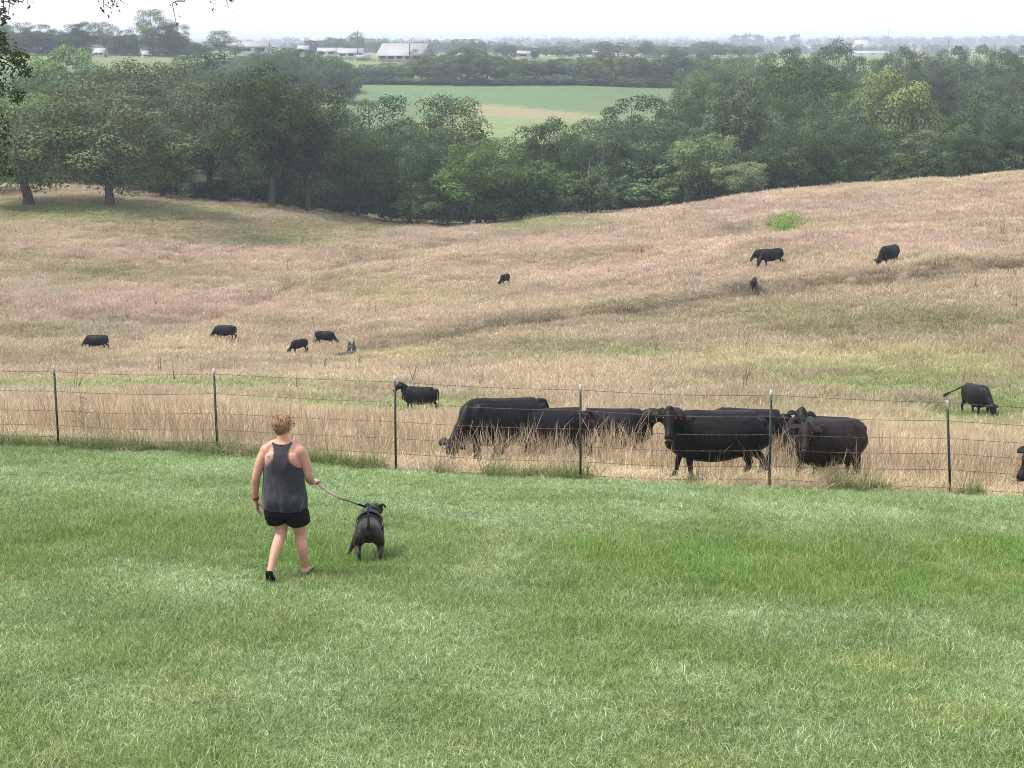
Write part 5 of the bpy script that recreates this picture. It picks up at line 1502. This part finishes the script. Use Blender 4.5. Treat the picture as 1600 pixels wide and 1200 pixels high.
def leash(a, b):
    a = np.array(a); b = np.array(b)
    def curve(t):
        p = a * (1 - t) + b * t
        p = p + np.array((0, 0, -.035 * math.sin(math.pi * t) - .012 * math.sin(2 * math.pi * t)))
        return p
    def ribbon(t0, t1, w_, n, tw0):
        V = []; Q = []
        for i, t in enumerate(np.linspace(t0, t1, n)):
            p = curve(t); d = curve(min(t + .01, 1.01)) - curve(t - .01); d /= np.linalg.norm(d)
            s = np.cross(d, (0, 0, 1)); s /= np.linalg.norm(s); u = np.cross(s, d)
            tw = tw0 + .35 + .9 * math.sin(7 * t)
            q = s * math.cos(tw) + u * math.sin(tw); e = -s * math.sin(tw) + u * math.cos(tw)
            for k1, k2 in ((-1, -1), (1, -1), (1, 1), (-1, 1)): V.append(p + q * w_ * k1 + e * .003 * k2)
        for i in range(n - 1):
            for k in range(4): Q.append((4 * i + k, 4 * i + (k + 1) % 4, 4 * i + 4 + (k + 1) % 4, 4 * i + 4 + k))
        return V, Q
    o = empty('leash', tuple(a), label='pale tan webbing leash stretched from the woman\'s hand to the dog\'s harness', cat='leash')
    M = Matrix.Translation(-Vector(tuple(a)))
    m1 = MB(); V, Q = ribbon(0, .80, .016, 50, .9); m1.add(V, Q)
    # loop held round the fist
    lp = [(*(a + np.array((.0, -.035, .0)) + np.array((0, .045 * math.cos(t), .036 * math.sin(t)))), .010, .0025) for t in np.linspace(0, 2 * np.pi, 15)]
    m1.tube(lp, up=(1, 0, 0), seg=6, sub=1)
    m1.obj('webbing', M_STRAP, o, M=M)
    m2 = MB(); V, Q = ribbon(.80, .975, .012, 14, .9); m2.add(V, Q); m2.obj('grip', M_DSTRAP, o, M=M)
    c = curve(.985)
    MB().tube([(*curve(.97), .007), (*c, .008), (*curve(1.0), .004)], seg=8).obj('clip', M_BUCK, o, M=M)
leash(HAND, CLIP)
# ------------------------------------------------------------------ the barbed wire fence
M_TPOST = simple('green_post_paint', (.018, .030, .022), rough=.5, spec=.35, var=.35, scale=12)
M_TCAP = simple('white_post_tip', (.42, .41, .40), rough=.6, var=.25, scale=25)
M_WIRE = simple('galvanised_wire', (.115, .095, .08), rough=.6, metal=.3, var=.4, scale=9)
WH = {92: (570, [580.5, 611, 641.5, 664, 682, 700]), 340: (575, [584, 614.5, 645, 671, 691, 709]), 618.5: (586.5, [596.5, 628.5, 658.5, 684.5, 708, 732]),
      907: (601, [609, 641, 670, 697, 721, 742]), 1202: (609, [617, 651, 679, 703.5, 728, 748]), 1485: (626, [629, 657, 684.5, 708.5, 733.5, 762])}
def fence():
    ox, oy, oz = POSTW[4][0], POSTW[4][1], gz(POSTW[4][0], POSTW[4][1])
    o = empty('barbed_wire_fence', (ox, oy, oz), label='barbed wire fence on dark green steel posts with white tips, between lawn and pasture', cat='fence')
    O = np.array((ox, oy, oz))
    strands = [[] for _ in range(6)]
    tops = {}
    allp = []
    for i, (pxb, pyb, D) in enumerate(POSTS):
        ytop, wy = WH[pxb]
        b = np.array(pt(pxb, pyb, D)); b[2] = gz(b[0], b[1])
        t = np.array(pt({92: 84, 340: 334, 618.5: 617, 907: 907, 1202: 1205, 1485: 1480}[pxb], ytop, D))
        zs = [pt(pxb, yy, D)[2] for yy in wy]
        allp.append((b, t, zs))
    def clone(k, x):
        b, t, zs = allp[k]
        y = float(fence_y(x)); nb = np.array((x, y, gz(x, y)))
        return (nb, nb + (t - b), [nb[2] + (q - b[2]) for q in zs])
    allp = [clone(0, -15.6), clone(0, -12.2)] + allp + [clone(5, 9.3), clone(5, 12.3)]
    for b, t, zs in allp:
        d = t - b; L = np.linalg.norm(d); d /= L
        q = MB()
        s = np.cross(d, (0, 1, 0)); s /= np.linalg.norm(s); f = np.cross(s, d)
        M = np.stack([s, f, d], 1)
        Lc = L - .155
        q.box(tuple(b + d * (Lc / 2 - .15) - O), (.019, .003, Lc / 2 + .15), M)
        q.box(tuple(b + d * (Lc / 2 - .15) + f * .019 - O), (.003, .0155, Lc / 2 + .149), M)
        for k in range(int(Lc / .055)):
            q.box(tuple(b + d * (.06 + k * .055) - f * .007 - O), (.005, .0035, .007), M)
        p = q.obj('fence_post', M_TPOST, o, smooth=False)
        c = MB().box(tuple(b + d * (Lc + .0775) - O), (.020, .0034, .0775), M)
        c.box(tuple(b + d * (Lc + .0775) + f * .019 - O), (.0034, .0155, .0765), M)
        c.obj('post_tip', M_TCAP, p, smooth=False)
    for k in range(6):
        m = MB()
        pts = []
        for b, t, zs in allp:
            f = (zs[k] - b[2]) / (t[2] - b[2])
            pts.append(b + (t - b) * f - np.array((0, .014, 0)))
        for i in range(len(pts) - 1):
            a, c = pts[i], pts[i + 1]
            n = 12
            sag = .012 + .012 * ((i * 7 + k * 3) % 3)
            P = [tuple(a + (c - a) * j / n - np.array((0, 0, sag * math.sin(math.pi * j / n))) - O) for j in range(n + 1)]
            m.tube([(*p_, .0034) for p_ in P], seg=5, sub=1, cap=False)
            L = np.linalg.norm(c - a)
            nb = int(L / .125)
            for j in range(1, nb):
                u = j / nb
                p_ = a + (c - a) * u - np.array((0, 0, sag * math.sin(math.pi * u))) - O
                ang = j * 1.3
                dv = np.array((.3, math.cos(ang), math.sin(ang))) * .020
                dv2 = np.array((-.3, -math.sin(ang), math.cos(ang))) * .020
                m.tube([(*(p_ - dv), .0022), (*(p_ + dv), .0022)], seg=3, sub=1, cap=False)
                m.tube([(*(p_ - dv2), .0022), (*(p_ + dv2), .0022)], seg=3, sub=1, cap=False)
        m.obj('wire', M_WIRE, o, smooth=False)
fence()

# tall branching dry weed by the fence, left
def weed(px, py, D, h, label):
    x, y = pt(px, py, D)[:2]; z = gz(x, y)
    o = empty('tall_weed', (x, y, z), label=label, cat='weed')
    r = random.Random(int(px))
    m = MB().tube([(0, 0, -.05, .007), (.01, 0, h * .5, .005), (.0, 0, h, .002)], seg=5)
    for i in range(10):
        u = r.uniform(.25, .85) * h; a = r.uniform(0, 6.28); l = (h - u) * r.uniform(.5, .8) + .05
        p = np.array((math.cos(a) * l * .55, math.sin(a) * l * .55, u + l * .8))
        m.tube([(0, 0, u, .004), (*(p * .5 + np.array((0, 0, u * .5)) - (0, 0, .01)), .003), (*p, .0015)], seg=4)
    mt = simple('weed_stem', (.26, .21, .10), rough=.8, var=.2)
    m.obj('stem', mt, o)
    c = []
    for i in range(20):
        u = r.uniform(.35, 1) * h; a = r.uniform(0, 6.28); l = (h - u * .6) * .25
        c.append((math.cos(a) * l, math.sin(a) * l, u))
    me = leaf_cloud('leaf', c, np.full(len(c), .07), np.full(len(c), 5), .018, (.20, .19, .08), int(px))
    link('leaf', me, M_LEAF, o)
weed(133, 706, 26.4, .95, 'tall branching dry weed just behind the fence between the two left posts')
weed(1588, 775, 22.3, .5, 'thin dry weed behind the fence near the right picture edge')

# ------------------------------------------------------------------ stump with a fallen log
M_GREYWOOD = simple('grey_wood', (.075, .068, .070), rough=.9, spec=.1, var=.4, scale=5, bump=.6)
def stump():
    x, y = pt(549, 562, 92)[:2]; z = gz(x, y)
    o = empty('tree_stump', (x, y, z), label='grey weathered stump with a jagged top beside the slim calf', cat='stump')
    m = MB().tube([(0, 0, -.1, .42), (0, 0, .12, .33), (.02, 0, .45, .27), (.03, 0, .72, .27)], seg=14)
    for a, h in ((.5, .35), (2.2, .22), (3.6, .32), (5.1, .18), (1.4, .12)):
        m.tube([(.03 + .16 * math.cos(a), .16 * math.sin(a), .6, .10), (.03 + .17 * math.cos(a), .17 * math.sin(a), .72 + h, .03)], seg=6)
    m.obj('trunk', M_GREYWOOD, o)
    for a in (.2, 2.0, 3.9, 5.2):
        MB().tube([(.2 * math.cos(a), .2 * math.sin(a), .12, .12), (.55 * math.cos(a), .55 * math.sin(a), .02, .05), (.8 * math.cos(a), .8 * math.sin(a), -.08, .02)], seg=7).obj('root', M_GREYWOOD, o)
    x2, y2 = pt(538, 563, 90.5)[:2]; z2 = gz(x2, y2)
    l = empty('fallen_log', (x2, y2, z2), rz=R(12), label='short grey log lying against the weathered stump', cat='log')
    MB().tube([(-.85, 0, .16, .06), (-.4, 0, .25, .17), (.1, .03, .30, .20), (.6, 0, .36, .17)], seg=12).obj('trunk', M_GREYWOOD, l)
    MB().tube([(-.2, 0, .25, .06), (-.35, -.05, .50, .03)], seg=6).obj('branch', M_GREYWOOD, l)
stump()

# ------------------------------------------------------------------ farm buildings
M_WHITE_M = simple('white_metal', (.32, .32, .34), rough=.55, var=.05, scale=.5)
M_WALL = simple('grey_siding', (.42, .38, .36), rough=.8, var=.12, scale=.8)
M_WALLW = simple('white_siding', (.42, .42, .42), rough=.8, var=.08, scale=.8)
M_DARK = simple('dark_opening', (.03, .03, .035), rough=.6, var=0)
M_GROOF = simple('grey_roof', (.35, .36, .38), rough=.7, var=.15, scale=.6)
M_RROOF = simple('tan_roof', (.50, .42, .38), rough=.7, var=.15, scale=.6)
M_POLE = simple('pole_wood', (.13, .105, .09), rough=.9, var=.2)
def shed(px, py, D, L, W, H, rise, rz, label, name='shed', cat='shed', wall=None, roof=None, windows=3, door=True, seams=True, overhang=.5):
    """gabled building: L along its ridge, W across, eave height H"""
    wall = wall or M_WALLW; roof = roof or M_WHITE_M
    x, y = pt(px, py, D)[:2]; z = gz(x, y)
    o = empty(name, (x, y, z), rz=R(rz), label=label, cat=cat)
    m = MB()
    a, b = L / 2, W / 2
    V = [(-a, -b, -1), (a, -b, -1), (a, b, -1), (-a, b, -1), (-a, -b, H), (a, -b, H), (a, b, H), (-a, b, H), (-a, 0, H + rise * .98), (a, 0, H + rise * .98)]
    m.add(V, [(0, 1, 5, 4), (2, 3, 7, 6), (1, 2, 6, 5), (3, 0, 4, 7)], [(5, 6, 9), (7, 4, 8)])
    m.obj('wall', wall, o, smooth=False)
    a += overhang; k = 1 + overhang / b
    for s in (-1, 1):
        q = MB()
        e = (0, s * b * k, H - rise * (k - 1)); t = .12
        q.add([(-a, e[1], e[2]), (a, e[1], e[2]), (a, 0, H + rise), (-a, 0, H + rise), (-a, e[1], e[2] + t), (a, e[1], e[2] + t), (a, 0, H + rise + t), (-a, 0, H + rise + t)],
              [(0, 1, 2, 3), (7, 6, 5, 4), (0, 4, 5, 1), (1, 5, 6, 2), (3, 2, 6, 7), (0, 3, 7, 4)])
        if seams:
            n = int(L / 1.2)
            for i in range(n + 1):
                xx = -a + .1 + (2 * a - .2) * i / n
                q.add([(xx - .04, e[1], e[2] + t + .06), (xx + .04, e[1], e[2] + t + .06), (xx + .04, 0, H + rise + t + .06), (xx - .04, 0, H + rise + t + .06)], [(0, 1, 2, 3)])
        q.obj('roof', roof, o, smooth=False)
    for i in range(windows):
        xx = -L / 2 + L * (i + .5) / windows
        wn = MB().box((xx, -b - .02, H * .62), (min(1.6, L / windows * .3), .03, H * .18)).obj('window', M_DARK, o, smooth=False)
    if door:
        MB().box((L * .5 + .02, 0, H * .38), (.03, W * .16, H * .38)).obj('door', M_DARK, o, smooth=False)
    return o
shed(634, 99, 650, 19, 17, 3.2, 4.6, -14, 'big barn with broad white metal roof and grey walls across the bean field', name='barn', cat='barn', wall=M_WALL, windows=5, overhang=1.0)
shed(388, 86, 640, 17, 9, 3.2, 1.9, 3, 'long low building with white roof on the skyline beside the lone hazy tree', name='long_building', cat='building')
shed(548, 99, 680, 11, 7, 2.4, 1.8, 8, 'small white roofed shed left of the big barn, below the tall pole')
shed(518, 94, 700, 12, 7, 2.4, 1.4, 4, 'low pale shed farther left of the big barn, mostly hidden by trees')
shed(158, 86, 545, 3.6, 3.2, 1.8, 1.3, -18, 'small hazy house with pale roof among the hilltop trees', name='small_house', cat='house', roof=M_GROOF, windows=2)
shed(226, 89, 545, 1.8, 1.8, 1.6, .9, 30, 'tiny white outbuilding under the tallest hilltop tree', roof=M_WHITE_M, windows=1)
shed(474, 81, 760, 5, 5, 2.5, 1.6, 0, 'little white roof peeping over trees left of the tall pole', windows=1)
shed(818, 99, 760, 6, 5, 2.6, 1.2, 0, 'small white roofed shed behind the middle of the far hedgerow', windows=1)
shed(836, 98, 770, 3, 3, 2.8, 1.2, 20, 'tiny white shed right beside another, behind the far hedgerow', windows=1)
shed(942, 93, 800, 10, 7, 3, 1.4, -6, 'white shed half hidden behind the right part of the far hedgerow')
shed(1345, 76, 2300, 22, 16, 8, 9, 18, 'distant farmhouse with pinkish roof on the right skyline', name='farmhouse', cat='farmhouse', roof=M_RROOF, windows=4)
shed(1398, 76, 2300, 42, 16, 5, 4, 2, 'long pale farm building right of the distant farmhouse', name='farm_building', cat='farm building')
shed(1362, 84, 1500, 36, 12, 3, 2, 0, 'long low white roof shining above the right wood, below the distant farmhouse')
shed(1275, 71, 2400, 60, 14, 4, 3, 0, 'long hazy low building between the tree pair and the farmhouse on the horizon', name='long_building', cat='building', roof=M_GROOF)

def pole(px, ybase, D, ytop, label, arm=True, r0=.17):
    x, y = pt(px, ybase, D)[:2]; z = gz(x, y); zt = pt(px, ytop, D)[2]
    h = zt - z
    o = empty('utility_pole', (x, y, z), label=label, cat='utility pole')
    MB().tube([(0, 0, -.5, r0), (0, 0, h, r0 * .7)], seg=8, sub=1).obj('pole', M_POLE, o)
    if arm:
        MB().box((0, -.14, h - .6), (1.2, .06, .07)).obj('crossarm', M_POLE, o, smooth=False)
        for k in (-1.0, -.4, .4, 1.0): MB().tube([(k, -.14, h - .53, .05), (k, -.14, h - .33, .03)], seg=6, sub=1).obj('insulator', M_WHITE_M, o)
pole(559.5, 98, 640, 48, 'tall utility pole standing left of the big white roofed barn', r0=.28)
pole(640, 100, 630, 66, 'shorter pole standing in front of the big barn roof', arm=False, r0=.28)
pole(1480, 95, 900, 62, 'thin dark pole rising from the right wood near the skyline', arm=False, r0=.3)
def tower():
    x, y = pt(1387, 78, 1500)[:2]; z = gz(x, y)
    h = pt(1387, 44, 1500)[2] - z
    o = empty('radio_mast', (x, y, z), label='faint thin radio mast on the right skyline', cat='radio mast')
    m = MB()
    for a in (0, 2.09, 4.19):
        m.tube([(.6 * math.cos(a), .6 * math.sin(a), 0, .07), (.3 * math.cos(a), .3 * math.sin(a), h, .06)], seg=5, sub=1)
    for k in range(14):
        z1 = h * k / 14; z2 = h * (k + 1) / 14
        m.tube([(.5, 0, z1, .04), (-.25, .4, z2, .04)], seg=4, sub=1).tube([(-.25, .4, z1, .04), (-.25, -.4, z2, .04)], seg=4, sub=1).tube([(-.25, -.4, z1, .04), (.5, 0, z2, .04)], seg=4, sub=1)
    m.obj('mast', M_WHITE_M, o)
tower()
# farmyard rail fence and a parked trailer by the barn
def yard():
    x, y = pt(568, 101, 640)[:2]; z = gz(x, y)
    o = empty('trailer', (x, y, z), rz=R(5), label='small white trailer parked in the yard left of the big barn', cat='trailer')
    MB().box((0, 0, 1.5), (3.0, 1.1, 1.0)).obj('body', M_WHITE_M, o, smooth=False)
    for k in (-.6, .6): MB().tube([(k, -1.2, .4, .4), (k, -1.0, .4, .4)], seg=12, sub=1).obj('wheel', M_DARK, o)
    MB().box((3.5, 0, .5), (.6, .08, .08)).obj('hitch', M_DARK, o, smooth=False)
    x, y = pt(575, 103, 628)[:2]
    o = empty('rail_fence', (x, y, gz(x, y)), label='low dark rail fence along the farmyard in front of the barn', cat='fence')
    P = []
    for k in range(12):
        xx = -14 + k * 3.4
        zz = gz(x + xx, y) - gz(x, y)
        P.append((xx, zz))
        MB().box((xx, 0, zz + .7), (.09, .09, .8)).obj('post', M_POLE, o, smooth=False)
    for hgt in (.5, .9, 1.3):
        m = MB()
        for (a, za), (b, zb) in zip(P[:-1], P[1:]): m.tube([(a, -.14, za + hgt, .08), (b, -.14, zb + hgt, .08)], seg=4, sub=1)
        m.obj('rail', M_POLE, o)
yard()
